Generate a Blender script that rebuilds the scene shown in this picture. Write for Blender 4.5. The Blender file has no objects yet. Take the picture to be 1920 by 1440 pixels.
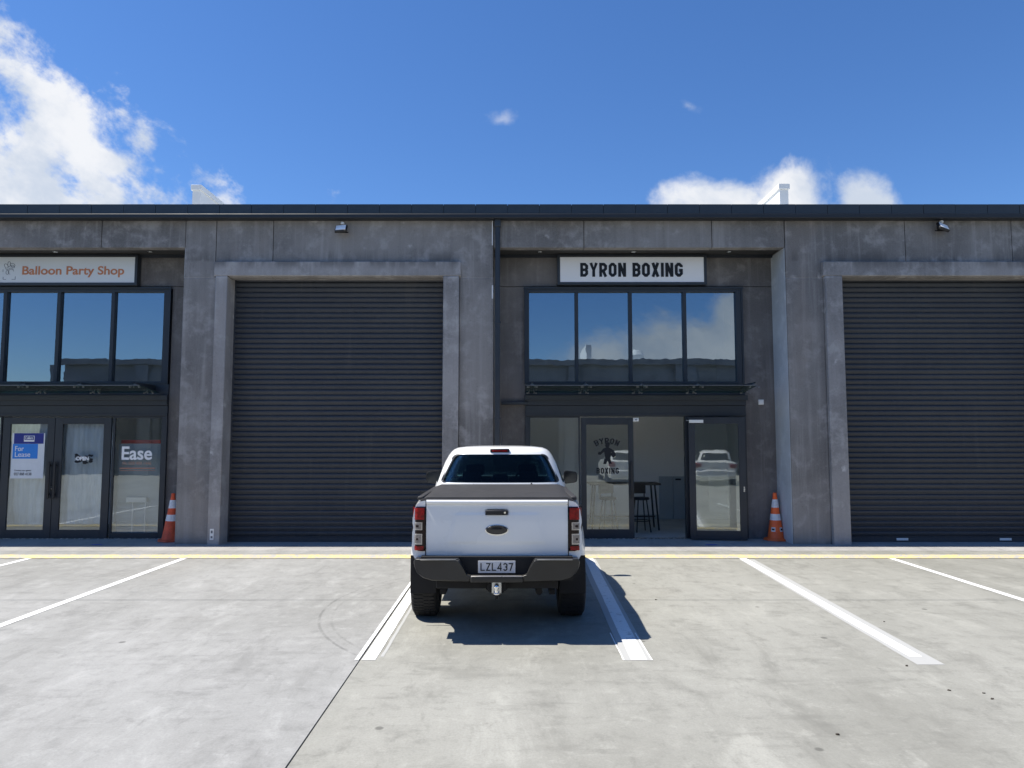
import bpy, bmesh, math, random
from mathutils import Vector, Matrix
random.seed(7)
PI = math.pi
SC = bpy.context.scene
COL = SC.collection

# ------------------------------------------------------------------ camera
F = 1331.0; HOR = 822.0; PITCH = math.atan((HOR-720)/F); CAMH = 1.95
cd = bpy.data.cameras.new('camera'); cam = bpy.data.objects.new('camera', cd); COL.objects.link(cam)
cd.sensor_fit = 'HORIZONTAL'; cd.sensor_width = 36; cd.lens = F/1920*36
cd.clip_start = 0.05; cd.clip_end = 3000
cam.location = (0, 0, CAMH); cam.rotation_euler = (PI/2+PITCH, 0, 0)
SC.camera = cam

# ------------------------------------------------------------------ light
SUNV = Vector((-0.53, 0.02, 1.0)).normalized()
sl = bpy.data.lights.new('sun', 'SUN'); sl.energy = 4.9; sl.angle = math.radians(0.53); sl.color = (1.0, .95, .87)
so = bpy.data.objects.new('sun', sl); COL.objects.link(so)
so.rotation_euler = SUNV.to_track_quat('Z', 'Y').to_euler(); so.location = (-10, 5, 20)
SC.view_settings.view_transform = 'Standard'; SC.view_settings.look = 'None'
SC.view_settings.gamma = 1; SC.view_settings.use_curve_mapping = False
SC.view_settings.exposure = 0.60

# ------------------------------------------------------------------ node helper
class N:
    def __init__(s, tree): s.t = tree; s.n = tree.nodes; s.l = tree.links
    def new(s, typ, **kw):
        x = s.n.new(typ)
        for k, v in kw.items(): setattr(x, k, v)
        return x
    def put(s, sock, v):
        if isinstance(v, bpy.types.NodeSocket): s.l.new(v, sock)
        elif v is not None:
            if isinstance(v, (int, float)) and sock.type in ('RGBA',): v = (v, v, v, 1)
            if isinstance(v, tuple) and sock.type == 'RGBA' and len(v) == 3: v = (*v, 1)
            sock.default_value = v
    def math(s, op, a, b=None, c=None, clamp=False):
        x = s.new('ShaderNodeMath', operation=op); x.use_clamp = clamp
        s.put(x.inputs[0], a)
        if b is not None: s.put(x.inputs[1], b)
        if c is not None: s.put(x.inputs[2], c)
        return x.outputs[0]
    def vmath(s, op, a, b=None, out=0):
        x = s.new('ShaderNodeVectorMath', operation=op); s.put(x.inputs[0], a)
        if b is not None: s.put(x.inputs[1], b)
        return x.outputs[out]
    def mix(s, f, a, b, blend='MIX'):
        x = s.new('ShaderNodeMix', data_type='RGBA', blend_type=blend)
        s.put(x.inputs[0], f); s.put(x.inputs[6], a); s.put(x.inputs[7], b)
        return x.outputs[2]
    def noise(s, vec, scale, detail=4, rough=.5, dist=0):
        x = s.new('ShaderNodeTexNoise'); s.put(x.inputs['Vector'], vec)
        x.inputs['Scale'].default_value = scale; x.inputs['Detail'].default_value = detail
        x.inputs['Roughness'].default_value = rough; x.inputs['Distortion'].default_value = dist
        return x.outputs[0]
    def ramp(s, f, lo, hi, a=0., b=1., smooth=True):
        x = s.new('ShaderNodeMapRange', interpolation_type='SMOOTHSTEP' if smooth else 'LINEAR')
        s.put(x.inputs[0], f)
        for i, v in zip((1, 2, 3, 4), (lo, hi, a, b)): x.inputs[i].default_value = v
        return x.outputs[0]
    def scale(s, vec, v):
        x = s.new('ShaderNodeMapping'); s.put(x.inputs['Vector'], vec); x.inputs['Scale'].default_value = v
        return x.outputs[0]
    def xyz(s, vec):
        x = s.new('ShaderNodeSeparateXYZ'); s.put(x.inputs[0], vec); return x.outputs
    def comb(s, a, b, c):
        x = s.new('ShaderNodeCombineXYZ')
        for i, v in enumerate((a, b, c)): s.put(x.inputs[i], v)
        return x.outputs[0]

# ------------------------------------------------------------------ world: daylight sky and clouds
world = bpy.data.worlds.new('World'); SC.world = world; world.use_nodes = True
world.node_tree.nodes.clear(); w = N(world.node_tree)
sky = w.new('ShaderNodeTexSky', sky_type='NISHITA'); sky.sun_disc = False
sky.sun_elevation = math.asin(SUNV.z); sky.sun_rotation = math.atan2(SUNV.x, SUNV.y)
sky.altitude = 0; sky.air_density = 1.0; sky.dust_density = 0.15; sky.ozone_density = 3.0
SKY_STRENGTH = 0.100
tc = w.new('ShaderNodeTexCoord').outputs['Generated']
d = w.xyz(w.vmath('NORMALIZE', tc))
ay = w.math('MAXIMUM', w.math('ABSOLUTE', d[1]), 0.04)
A = w.math('DIVIDE', d[0], ay); B = w.math('DIVIDE', d[2], ay)
front = w.math('GREATER_THAN', d[1], 0.0)
flat = w.comb(A, w.math('MULTIPLY', B, 1.0), w.math('MULTIPLY', front, 3.7))
_c, _s = math.cos(-.6), math.sin(-.6)
rot = w.vmath('ADD', (0, 0, 0), w.comb(w.math('ADD', w.math('MULTIPLY', A, _c), w.math('MULTIPLY', B, _s)), w.math('MULTIPLY', w.math('SUBTRACT', w.math('MULTIPLY', B, _c), w.math('MULTIPLY', A, _s)), 1.45), w.math('MULTIPLY', front, 3.7)))

n1 = w.noise(rot, 7.0, 14, .60, .12)
n1b = w.noise(flat, 9.5, 14, .58, .15)
def blob(a0, b0, ra, rb, ang=0.0):
    ca, sa = math.cos(ang), math.sin(ang)
    x = w.math('SUBTRACT', A, a0); y = w.math('SUBTRACT', B, b0)
    xr = w.math('ADD', w.math('MULTIPLY', x, ca), w.math('MULTIPLY', y, sa))
    yr = w.math('SUBTRACT', w.math('MULTIPLY', y, ca), w.math('MULTIPLY', x, sa))
    q = w.math('SQRT', w.math('ADD', w.math('POWER', w.math('ABSOLUTE', w.math('DIVIDE', xr, ra)), 2), w.math('POWER', w.math('ABSOLUTE', w.math('DIVIDE', yr, rb)), 2)))
    return w.math('SUBTRACT', 1.0, q)
def both(fields):
    r = fields[0]
    for k in fields[1:]: r = w.math('MAXIMUM', r, k)
    return r
lf = w.math('ADD', w.math('MULTIPLY', w.math('ADD', A, .52), -.667/.26), w.math('MULTIPLY', w.math('SUBTRACT', B, .445), -.745/.26))
lf = w.math('MAXIMUM', lf, w.math('MULTIPLY', blob(-.58, .375, .17, .06, -.62), .9))
left_f = w.math('MINIMUM', w.math('MINIMUM', lf, .62), w.math('MULTIPLY', blob(-.95, .30, .8, .55), 2.0))
right_f = both([blob(.415, .350, .080, .075), blob(.29, .335, .10, .045), blob(.515, .338, .085, .06, -.3), blob(.41, .31, .20, .055)])
wisp = both([blob(-.015, .462, .026, .012, .2), blob(.255, .485, .024, .010, -.4)])
back_f = both([blob(.26, .13, .26, .06, .15), blob(.33, .18, .12, .06, .6), blob(1.3, .3, .7, .2), blob(-1.2, .25, .6, .12)])
mL = w.ramp(w.math('ADD', w.math('MULTIPLY', left_f, 1.05), w.math('MULTIPLY', w.math('SUBTRACT', n1, .5), 2.6)), .04, .50)
mR = w.ramp(w.math('ADD', w.math('MULTIPLY', right_f, 1.0), w.math('MULTIPLY', w.math('SUBTRACT', n1b, .5), 2.2)), .08, .66)
mW = w.math('MULTIPLY', w.ramp(w.math('ADD', w.math('MULTIPLY', wisp, .5), w.math('MULTIPLY', w.math('SUBTRACT', n1b, .5), 2.6)), .02, .7), .45)
mB = w.ramp(w.math('ADD', w.math('MULTIPLY', back_f, 1.05), w.math('MULTIPLY', w.math('SUBTRACT', n1, .5), 1.7)), .0, .6)
mF = w.math('MAXIMUM', w.math('MAXIMUM', mL, mR), mW)
mask = w.math('ADD', w.math('MULTIPLY', mF, front), w.math('MULTIPLY', mB, w.math('SUBTRACT', 1.0, front)))
mask = w.math('MULTIPLY', mask, w.ramp(d[2], 0.0, .05))
shade = w.noise(rot, 6, 8, .6)
ccol = w.mix(w.ramp(shade, .35, .62), (.66, .73, .84), (.97, .98, 1.0))
hs = w.new('ShaderNodeHueSaturation'); hs.inputs['Saturation'].default_value = 1.16; w.put(hs.inputs['Color'], sky.outputs[0])
skyc = w.mix(1.0, hs.outputs[0], (.73, .84, 1.03), 'MULTIPLY')
bg1 = w.new('ShaderNodeBackground'); w.put(bg1.inputs[0], skyc); bg1.inputs[1].default_value = SKY_STRENGTH
bg2 = w.new('ShaderNodeBackground'); w.put(bg2.inputs[0], ccol); bg2.inputs[1].default_value = 0.64
ms = w.new('ShaderNodeMixShader'); w.put(ms.inputs[0], w.math('MULTIPLY', mask, .95)); w.l.new(bg1.outputs[0], ms.inputs[1]); w.l.new(bg2.outputs[0], ms.inputs[2])
wo = w.new('ShaderNodeOutputWorld'); w.l.new(ms.outputs[0], wo.inputs[0])

# ------------------------------------------------------------------ pixel of the photograph -> point of the place
def ray(u, v):
    return (u-960), F*math.cos(PITCH)-(720-v)*math.sin(PITCH), F*math.sin(PITCH)+(720-v)*math.cos(PITCH)
def G(u, v):
    x, y, z = ray(u, v); t = -CAMH/z; return x*t, y*t
def PX(u, v, Y): x, y, z = ray(u, v); return x*Y/y
def PZ(v, Y): x, y, z = ray(0, v); return CAMH+z*Y/y

# ------------------------------------------------------------------ materials
def mat(name):
    m = bpy.data.materials.new(name); m.use_nodes = True; m.node_tree.nodes.clear()
    k = N(m.node_tree); b = k.new('ShaderNodeBsdfPrincipled'); o = k.new('ShaderNodeOutputMaterial'); k.l.new(b.outputs[0], o.inputs[0])
    return m, k, b
def pos(k): return k.new('ShaderNodeNewGeometry').outputs['Position']
def bump(k, b, h, strength=.2, dist=.01):
    x = k.new('ShaderNodeBump'); x.inputs['Strength'].default_value = strength; x.inputs['Distance'].default_value = dist
    k.put(x.inputs['Height'], h); k.l.new(x.outputs[0], b.inputs['Normal'])
def simple(name, col, rough=.5, metal=0, var=.12, scale=6, spec=None, coat=0):
    m, k, b = mat(name)
    tcd = k.new('ShaderNodeTexCoord').outputs['Object']
    n = k.noise(tcd, scale, 5, .6)
    c = k.mix(k.ramp(n, .3, .7), tuple(x*(1-var) for x in col), tuple(min(1, x*(1+var)) for x in col))
    k.put(b.inputs['Base Color'], c)
    k.put(b.inputs['Roughness'], k.ramp(n, .2, .8, max(0, rough-.05), min(1, rough+.07)))
    b.inputs['Metallic'].default_value = metal
    if spec is not None: b.inputs['Specular IOR Level'].default_value = spec
    b.inputs['Coat Weight'].default_value = coat; b.inputs['Coat Roughness'].default_value = .03
    return m

def wall_concrete(name, base, dark, light, streak=1.0):
    m, k, b = mat(name); P = pos(k)
    n1 = k.noise(P, .55, 6, .6, .3)
    n2 = k.noise(k.scale(P, (9, 9, .45)), 1.0, 5, .6)
    n3 = k.noise(P, 3.2, 8, .65, .2)
    n4 = k.noise(P, 40, 4, .6)
    c = k.mix(k.ramp(n1, .36, .64), dark, base)
    c = k.mix(k.math('MULTIPLY', k.ramp(n3, .48, .70), .62), c, light)
    c = k.mix(k.math('MULTIPLY', k.ramp(n2, .5, .75), .42*streak), c, light)
    c = k.mix(k.math('MULTIPLY', k.ramp(n2, .5, .25), .35*streak), c, dark)
    c = k.mix(k.math('MULTIPLY', k.ramp(k.noise(k.scale(P, (1, 1, .35)), 1.4, 4, .5, .5), .56, .72), .28), c, (base[0]*1.02, base[1]*.90, base[2]*.80))
    v = k.new('ShaderNodeTexVoronoi', feature='F1'); k.put(v.inputs['Vector'], k.vmath('ADD', P, k.vmath('MULTIPLY', k.comb(n3, n3, n3), (.3, .3, .3)))); v.inputs['Scale'].default_value = 1.6
    sp = k.math('MULTIPLY', k.ramp(v.outputs['Distance'], .12, .03), k.ramp(n3, .42, .6))
    c = k.mix(k.math('MULTIPLY', sp, .75), c, tuple(x*1.45 for x in light))
    v2 = k.new('ShaderNodeTexVoronoi', feature='F1'); k.put(v2.inputs['Vector'], P); v2.inputs['Scale'].default_value = 7
    c = k.mix(k.math('MULTIPLY', k.ramp(v2.outputs['Distance'], .14, .05), .22), c, tuple(x*.45 for x in dark))
    c = k.mix(k.ramp(n4, .3, .7, 0, .16), c, light)
    if name.startswith('door_surround'):
        z = k.xyz(P)[2]; nn = k.noise(k.scale(P, (3, 3, .5)), 1.2, 6, .6)
        band = k.math('MULTIPLY', k.ramp(z, DIRTZ-.20, DIRTZ-.0), k.ramp(nn, .40, .60)); c = k.mix(k.math('MULTIPLY', band, .7), c, tuple(x*.55 for x in dark))
        wl = k.math('MULTIPLY', k.ramp(k.math('ABSOLUTE', k.math('SUBTRACT', z, DIRTZ-.30)), .035, .0), k.ramp(n3, .42, .6)); c = k.mix(k.math('MULTIPLY', wl, .6), c, light)
    if name.startswith('stained'):
        z = k.xyz(P)[2]; nn = k.noise(k.scale(P, (2.2, 2.2, .3)), 1.0, 7, .62)
        band = k.math('MULTIPLY', k.math('MULTIPLY', k.ramp(z, DIRTZ+.0, DIRTZ+.06), k.ramp(z, DIRTZ+.34, DIRTZ+.06)), k.ramp(nn, .44, .58)); c = k.mix(k.math('MULTIPLY', band, .55), c, tuple(x*.6 for x in dark))
        splash = k.math('MULTIPLY', k.ramp(z, .55, .05), k.ramp(n3, .36, .6)); c = k.mix(k.math('MULTIPLY', splash, .35), c, (base[0]*1.1, base[1]*1.0, base[2]*.85))
    k.put(b.inputs['Base Color'], c); b.inputs['Roughness'].default_value = .78
    bump(k, b, k.math('ADD', n3, k.math('MULTIPLY', n4, .5)), .25, .012)
    return m
M = {}
DIRTZ = PZ(490, 13.21)
M['wall'] = wall_concrete('stained_precast_concrete', (.235, .222, .210), (.135, .127, .120), (.38, .365, .352))
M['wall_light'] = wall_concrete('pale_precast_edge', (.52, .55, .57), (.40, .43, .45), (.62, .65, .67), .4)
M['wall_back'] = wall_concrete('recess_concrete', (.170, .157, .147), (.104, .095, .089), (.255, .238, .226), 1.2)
M['wall_frame'] = wall_concrete('door_surround_concrete', (.305, .292, .284), (.18, .172, .167), (.44, .425, .415), .8)

M['leaf'] = simple('leaf_litter', (.05, .04, .03), .9)
def yard_concrete(name, base, tint, seed):
    m, k, b = mat(name); P = k.vmath('ADD', pos(k), (seed, seed*.37, 0))
    Q = k.new('ShaderNodeMapping'); k.put(Q.inputs['Vector'], P); Q.inputs['Rotation'].default_value = (0, 0, .5); Q.inputs['Scale'].default_value = (1, .38, 1)
    q = Q.outputs[0]
    n1 = k.noise(q, .45, 8, .62, .5)
    n2 = k.noise(q, 1.9, 10, .70, .35)
    n3 = k.noise(P, 60, 5, .7)
    n4 = k.noise(P, .22, 4, .5, .4)
    n5 = k.noise(q, 6.5, 9, .72, .25)
    c = k.mix(k.ramp(n1, .35, .66), base, tint)
    c = k.mix(k.ramp(n2, .50, .72, 0, .62), c, tuple(x*.66 for x in base))
    c = k.mix(k.ramp(n2, .48, .30, 0, .7), c, tuple(min(1, x*1.28) for x in tint))
    c = k.mix(k.ramp(n4, .56, .72, 0, .35), c, (base[0]*1.07, base[1]*.98, base[2]*.9))
    c = k.mix(k.ramp(n5, .56, .74, 0, .5), c, tuple(x*.60 for x in base))
    n6 = k.noise(k.scale(P, (.8, 2.6, 1)), 1.5, 10, .74, .2)
    c = k.mix(k.ramp(n6, .52, .66, 0, .42), c, tuple(x*.70 for x in base))
    n9 = k.noise(P, 3.6, 12, .78, .15); c = k.mix(k.ramp(n9, .50, .70, 0, .62), c, tuple(x*.68 for x in base)); c = k.mix(k.ramp(n9, .48, .32, 0, .5), c, tuple(min(1, x*1.22) for x in tint))
    n7 = k.noise(k.scale(P, (1.2, 3.2, 1)), 2.6, 9, .75, .2)
    c = k.mix(k.ramp(n7, .55, .74, 0, .5), c, tuple(min(1, x*1.22) for x in tint))
    c = k.mix(k.ramp(n3, .35, .75, 0, .30), c, tuple(x*.6 for x in base))
    n8 = k.noise(P, 110, 4, .8); c = k.mix(k.ramp(n8, .55, .80, 0, .5), c, tuple(x*.45 for x in base))
    # tyre scrub arcs worn into the slab
    R = k.xyz(pos(k))
    for (cx, cy, r, wd, s_) in ARCS:
        dx = k.math('SUBTRACT', R[0], cx); dy = k.math('SUBTRACT', R[1], cy)
        dist = k.math('SQRT', k.math('ADD', k.math('MULTIPLY', dx, dx), k.math('MULTIPLY', dy, dy)))
        band = k.ramp(k.math('ABSOLUTE', k.math('SUBTRACT', dist, r)), wd, wd*.3)
        c = k.mix(k.math('MULTIPLY', k.math('MULTIPLY', band, s_), k.math('MULTIPLY', k.ramp(n5, .38, .60), k.ramp(R[0], -1.1, -1.5))), c, tuple(x*.42 for x in base))
    vv = k.new('ShaderNodeTexVoronoi', feature='F1'); k.put(vv.inputs['Vector'], P); vv.inputs['Scale'].default_value = .9; 
    c = k.mix(k.math('MULTIPLY', k.ramp(vv.outputs['Distance'], .035, .02), .65), c, tuple(x*.3 for x in base))
    k.put(b.inputs['Base Color'], c)
    k.put(b.inputs['Roughness'], k.ramp(n2, .3, .7, .55, .75)); b.inputs['Specular IOR Level'].default_value = .35
    bump(k, b, k.math('ADD', n3, n5), .12, .006)
    return m
def circ3(p, q, r):
    ax, ay_ = p; bx_, by = q; cx, cy = r
    dd = 2*(ax*(by-cy)+bx_*(cy-ay_)+cx*(ay_-by))
    ux = ((ax**2+ay_**2)*(by-cy)+(bx_**2+by**2)*(cy-ay_)+(cx**2+cy**2)*(ay_-by))/dd
    uy = ((ax**2+ay_**2)*(cx-bx_)+(bx_**2+by**2)*(ax-cx)+(cx**2+cy**2)*(bx_-ax))/dd
    return ux, uy, math.hypot(ax-ux, ay_-uy)
a1 = circ3(G(618, 1200), G(650, 1115), G(765, 1082))
ARCS = [(*a1, .022, .5), (a1[0], a1[1], a1[2]-.13, .02, .3)]
M['yard_a'] = yard_concrete('yard_concrete_left', (.272, .271, .255), (.350, .348, .332), 31)
M['yard_b'] = yard_concrete('yard_concrete_right', (.258, .254, .222), (.330, .325, .288), 31)
M['yard_c'] = yard_concrete('yard_concrete_middle', (.260, .257, .226), (.334, .329, .293), 31)
M['apron'] = yard_concrete('apron_concrete', (.33, .32, .30), (.40, .39, .37), 31)
M['subgrade'] = simple('joint_filler', (.05, .05, .05), .9)
M['asphalt'] = simple('asphalt_far', (.06, .06, .062), .9)

def paint_line(name, col, wear):
    m, k, b = mat(name); P = pos(k)
    n = k.noise(P, 14, 8, .75, .5); n2 = k.noise(P, 2.0, 5, .6)
    f = k.ramp(k.math('ADD', n, k.math('MULTIPLY', n2, .35)), wear, wear+.13)
    k.put(b.inputs['Base Color'], k.mix(f, col, (.42, .42, .40))); b.inputs['Roughness'].default_value = .6
    return m
M['white_line'] = paint_line('white_line_paint', (.82, .82, .80), .74)
M['faded_line'] = paint_line('faded_line_paint', (.35, .35, .33), .42)
M['yellow_line'] = paint_line('yellow_line_paint', (.70, .55, .22), .60)
M['blue_paint'] = simple('blue_marking_paint', (.05, .08, .45), .6)
M['powder'] = simple('dark_powder_coat', (.024, .029, .036), .42, .0, .10, 2)
M['slat'] = simple('charcoal_shutter_steel', (.052, .057, .068), .36, .3, .16, .8)
M['gutter'] = simple('dark_roof_steel', (.024, .033, .043), .40, .0, .14, 2)
M['gutter_dark'] = simple('gutter_steel', (.014, .017, .022), .5, .0, .14, 2)
M['soffit'] = simple('soffit_lining', (.035, .034, .034), .7)
def slat_mat():
    m, k, b = mat('charcoal_shutter_steel'); P = pos(k)
    n = k.noise(k.scale(P, (.5, 1, 1.2)), 1.0, 5, .6); n2 = k.noise(k.scale(P, (6, 1, .5)), 1.0, 6, .65); n3 = k.noise(P, 22, 5, .7)
    c = k.mix(k.ramp(n, .35, .65), (.036, .041, .050), (.047, .051, .058))
    c = k.mix(k.math('MULTIPLY', k.ramp(n2, .55, .75), .45), c, (.075, .075, .075))
    c = k.mix(k.math('MULTIPLY', k.ramp(k.xyz(P)[2], .7, 0), k.ramp(n3, .35, .65, .0, .35)), c, (.07, .068, .064))
    k.put(b.inputs['Base Color'], c); k.put(b.inputs['Roughness'], k.ramp(n2, .3, .7, .46, .60)); b.inputs['Specular IOR Level'].default_value = .4; return m
M['slat'] = slat_mat()
M['sign_white'] = simple('sign_face_white', (.80, .80, .80), .45, 0, .02, 1)
M['sign_grey'] = simple('sign_face_pale', (.66, .69, .70), .45, 0, .03, 1)
M['black_ink'] = simple('black_lettering', (.012, .014, .018), .5, 0, .1, 6, .3)
M['copper_ink'] = simple('copper_lettering', (.52, .20, .09), .5, 0, .1)
M['grey_ink'] = simple('grey_lettering', (.14, .15, .17), .5, 0, .1)
M['white_ink'] = simple('white_lettering', (.86, .86, .86), .5, 0, .03)
M['pale_orange'] = simple('pale_orange_lettering', (.50, .30, .22), .5, 0, .05)
M['red_ink'] = simple('red_strip', (.45, .05, .03), .5)
M['orange_ink'] = simple('orange_strip', (.55, .20, .10), .5)
M['navy_ink'] = simple('navy_poster', (.01, .02, .22), .4, 0, .03)
M['cyan_ink'] = simple('cyan_poster', (.02, .22, .70), .4, 0, .03)
M['paper'] = simple('poster_paper', (.70, .73, .76), .5, 0, .03)
M['white_plastic'] = simple('white_plastic', (.78, .78, .76), .4, 0, .03)
M['steel'] = simple('brushed_steel', (.55, .56, .56), .25, 1.0, .08, 20)
M['black_plastic'] = simple('black_plastic', (.014, .014, .015), .45)
M['lamp_glass'] = simple('lamp_cover', (.9, .9, .9), .6)
M['fin'] = simple('white_parapet_cladding', (.72, .72, .69), .55, 0, .05, 1)
M['int_wall'] = simple('interior_plaster', (.86, .86, .83), .8, 0, .03, 1)
M['int_grey'] = simple('interior_grey_wall', (.42, .47, .50), .8, 0, .05, 1)
M['int_floor'] = simple('interior_floor', (.46, .48, .47), .45, 0, .15, 2)
M['int_dark'] = simple('interior_dark', (.05, .055, .06), .8)
M['sheet'] = None
def glass(name, refl, tint, rough=0.0, gt=(.93, .98, .97)):
    m = bpy.data.materials.new(name); m.use_nodes = True; m.node_tree.nodes.clear(); k = N(m.node_tree)
    gl = k.new('ShaderNodeBsdfGlossy'); gl.inputs['Color'].default_value = (*gt, 1); gl.inputs['Roughness'].default_value = rough
    tr = k.new('ShaderNodeBsdfTransparent'); tr.inputs['Color'].default_value = (*tint, 1)
    fr = k.new('ShaderNodeFresnel'); fr.inputs['IOR'].default_value = 1.5
    fac = k.math('ADD', k.math('MULTIPLY', fr.outputs[0], .8), refl, clamp=True)
    n = k.noise(k.scale(pos(k), (1, 1, 1)), 1.3, 3, .5)
    bp = k.new('ShaderNodeBump'); bp.inputs['Strength'].default_value = .06; bp.inputs['Distance'].default_value = .02
    k.put(bp.inputs['Height'], n); k.l.new(bp.outputs[0], gl.inputs['Normal'])
    mx = k.new('ShaderNodeMixShader'); k.put(mx.inputs[0], fac); k.l.new(tr.outputs[0], mx.inputs[1]); k.l.new(gl.outputs[0], mx.inputs[2])
    o = k.new('ShaderNodeOutputMaterial'); k.l.new(mx.outputs[0], o.inputs[0]); return m
M['glass_hi'] = glass('coated_window_glass', .27, (.36, .42, .46), 0.0, (.74, .87, .98))
M['glass_lo'] = glass('shopfront_glass', .075, (.95, .97, .97))
M['canopy_steel'] = simple('dull_canopy_steel', (.20, .20, .20), .4, .8, .2, 20)
M['glass_canopy'] = glass('canopy_glass', .02, (.62, .78, .72))
M['glass_car'] = glass('tinted_car_glass', -.02, (.44, .54, .57))
def sheet_mat():
    m, k, b = mat('plastic_dust_sheet'); P = pos(k)
    n = k.noise(k.scale(P, (5, 5, .7)), 1.0, 6, .65, 1.2)
    k.put(b.inputs['Base Color'], k.mix(k.ramp(n, .35, .68), (.62, .68, .74), (.84, .90, .97)))
    b.inputs['Roughness'].default_value = .35; bump(k, b, n, .8, .04); return m
M['sheet'] = sheet_mat()
M['paint_white'] = simple('white_car_paint', (.87, .87, .84), .28, 0, .015, 1, None, .8)
M['tonneau'] = simple('grey_tonneau_vinyl', (.030, .029, .029), .62, 0, .12, 9)
M['bumper'] = simple('dark_grey_bumper_steel', (.040, .039, .037), .34, .35, .12, 4)
M['rubber'] = simple('tyre_rubber', (.014, .014, .015), .8, 0, .2, 12)
M['rim'] = simple('dark_alloy', (.05, .05, .055), .35, .7)
M['chassis'] = simple('underbody_steel', (.006, .006, .007), .75)
M['red_lens'] = simple('red_tail_lens', (.24, .002, .003), .22, 0, .5, 30, .3, .12)
M['lens_house'] = simple('smoked_lamp_housing', (.012, .002, .002), .25, 0, .2, 20, .3, .1)
M['clear_lens'] = simple('clear_lamp_lens', (.20, .18, .17), .15, .3, .35, 60, None, 1)
M['mirror'] = simple('dark_mirror_glass', (.16, .17, .18), .06, 1.0, .03)
M['chrome'] = simple('chrome', (.85, .85, .84), .12, 1.0, .03)
M['bezel'] = simple('satin_bezel', (.52, .50, .48), .3, .8, .06)
M['edge'] = simple('bumper_edge_highlight', (.22, .22, .21), .35, .4, .1)  # paler grey that paints the lit top edges of the bumper
M['badge'] = simple('black_oval_badge', (.03, .03, .033), .2, .4, .1, 5, None, .5)
M['seat'] = simple('dark_seat_cloth', (.02, .02, .022), .9)
M['plate'] = simple('plate_reflective', (.62, .62, .63), .4, 0, .06, 90)
M['cone'] = simple('orange_cone_pvc', (1.0, .15, .03), .5, 0, .10, 8)
M['cone_dirty'] = simple('weathered_orange_cone_pvc', (.72, .10, .03), .5, 0, .2, 8)
M['cone_band'] = simple('cone_reflective_band', (.72, .73, .74), .4, 0, .08, 20)
M['opposite'] = simple('opposite_wall', (.24, .25, .25), .8, 0, .2, 1)
M['roof_sheet'] = simple('roof_sheet', (.62, .64, .64), .5)

# ------------------------------------------------------------------ mesh helpers
def link(name, me, m=None, parent=None, loc=None):
    o = bpy.data.objects.new(name, me); COL.objects.link(o)
    if me is not None and m is not None and len(me.materials) == 0: me.materials.append(m)
    if parent: o.parent = parent
    if loc: o.location = loc
    return o
def box(bm, x0, x1, y0, y1, z0, z1):
    v = [bm.verts.new(c) for c in ((x0, y0, z0), (x1, y0, z0), (x1, y1, z0), (x0, y1, z0), (x0, y0, z1), (x1, y0, z1), (x1, y1, z1), (x0, y1, z1))]
    for f in ((0, 3, 2, 1), (4, 5, 6, 7), (0, 1, 5, 4), (1, 2, 6, 5), (2, 3, 7, 6), (3, 0, 4, 7)): bm.faces.new([v[i] for i in f])
def tube(bm, a, b, r, seg=12, r2=None):
    a = Vector(a); b = Vector(b); q = (b-a).to_track_quat('Z', 'Y'); r2 = r if r2 is None else r2
    ra = []; rb = []
    for i in range(seg):
        c = Vector((math.cos(2*PI*i/seg), math.sin(2*PI*i/seg), 0))
        ra.append(bm.verts.new(a+q@(c*r))); rb.append(bm.verts.new(b+q@(c*r2)))
    for i in range(seg): bm.faces.new((ra[i], ra[(i+1) % seg], rb[(i+1) % seg], rb[i]))
    bm.faces.new(ra[::-1]); bm.faces.new(rb)
def poly_extrude(bm, pts, y0, y1):
    """pts are (x, z) outline; extruded along y"""
    a = [bm.verts.new((x, y0, z)) for x, z in pts]; b = [bm.verts.new((x, y1, z)) for x, z in pts]; n = len(pts)
    bm.faces.new(a); bm.faces.new(b[::-1])
    for i in range(n): bm.faces.new((a[(i+1) % n], a[i], b[i], b[(i+1) % n]))
def finish(bm, smooth=None):
    bmesh.ops.recalc_face_normals(bm, faces=bm.faces)
    me = bpy.data.meshes.new('mesh'); bm.to_mesh(me); bm.free()
    if smooth is not None:
        for p in me.polygons: p.use_smooth = True
        me.set_sharp_from_angle(angle=math.radians(smooth))
    return me
def bobj(name, boxes, m, parent=None, bevel=0.0, seg=2, loc=None):
    bm = bmesh.new()
    for b in boxes: box(bm, *b)
    o = link(name, finish(bm), m, parent, loc)
    if bevel: add_bevel(o, bevel, seg)
    return o
def add_bevel(o, w_, seg=2):
    md = o.modifiers.new('bevel', 'BEVEL'); md.width = w_; md.segments = seg; md.limit_method = 'ANGLE'; md.angle_limit = math.radians(40)
    for p in o.data.polygons: p.use_smooth = True
    o.data.set_sharp_from_angle(angle=math.radians(35)); md.harden_normals = False
def thing(name, label, cat, loc=(0, 0, 0), rz=0, group=None):
    o = bpy.data.objects.new(name, None); COL.objects.link(o); o.location = loc; o.rotation_euler = (0, 0, rz); o.empty_display_size = .2
    o['label'] = label; o['category'] = cat
    if group: o['group'] = group
    return o
def struct(o): o['kind'] = 'structure'; return o
def lathe(bm, prof, seg=32, axis='Z'):
    rings = []
    for r, z in prof:
        ring = []
        for i in range(seg):
            a = 2*PI*i/seg
            c = (r*math.cos(a), r*math.sin(a), z) if axis == 'Z' else (z, r*math.cos(a), r*math.sin(a))
            ring.append(bm.verts.new(c))
        rings.append(ring)
    for j in range(len(rings)-1):
        for i in range(seg): bm.faces.new((rings[j][i], rings[j][(i+1) % seg], rings[j+1][(i+1) % seg], rings[j+1][i]))
    return rings
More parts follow.
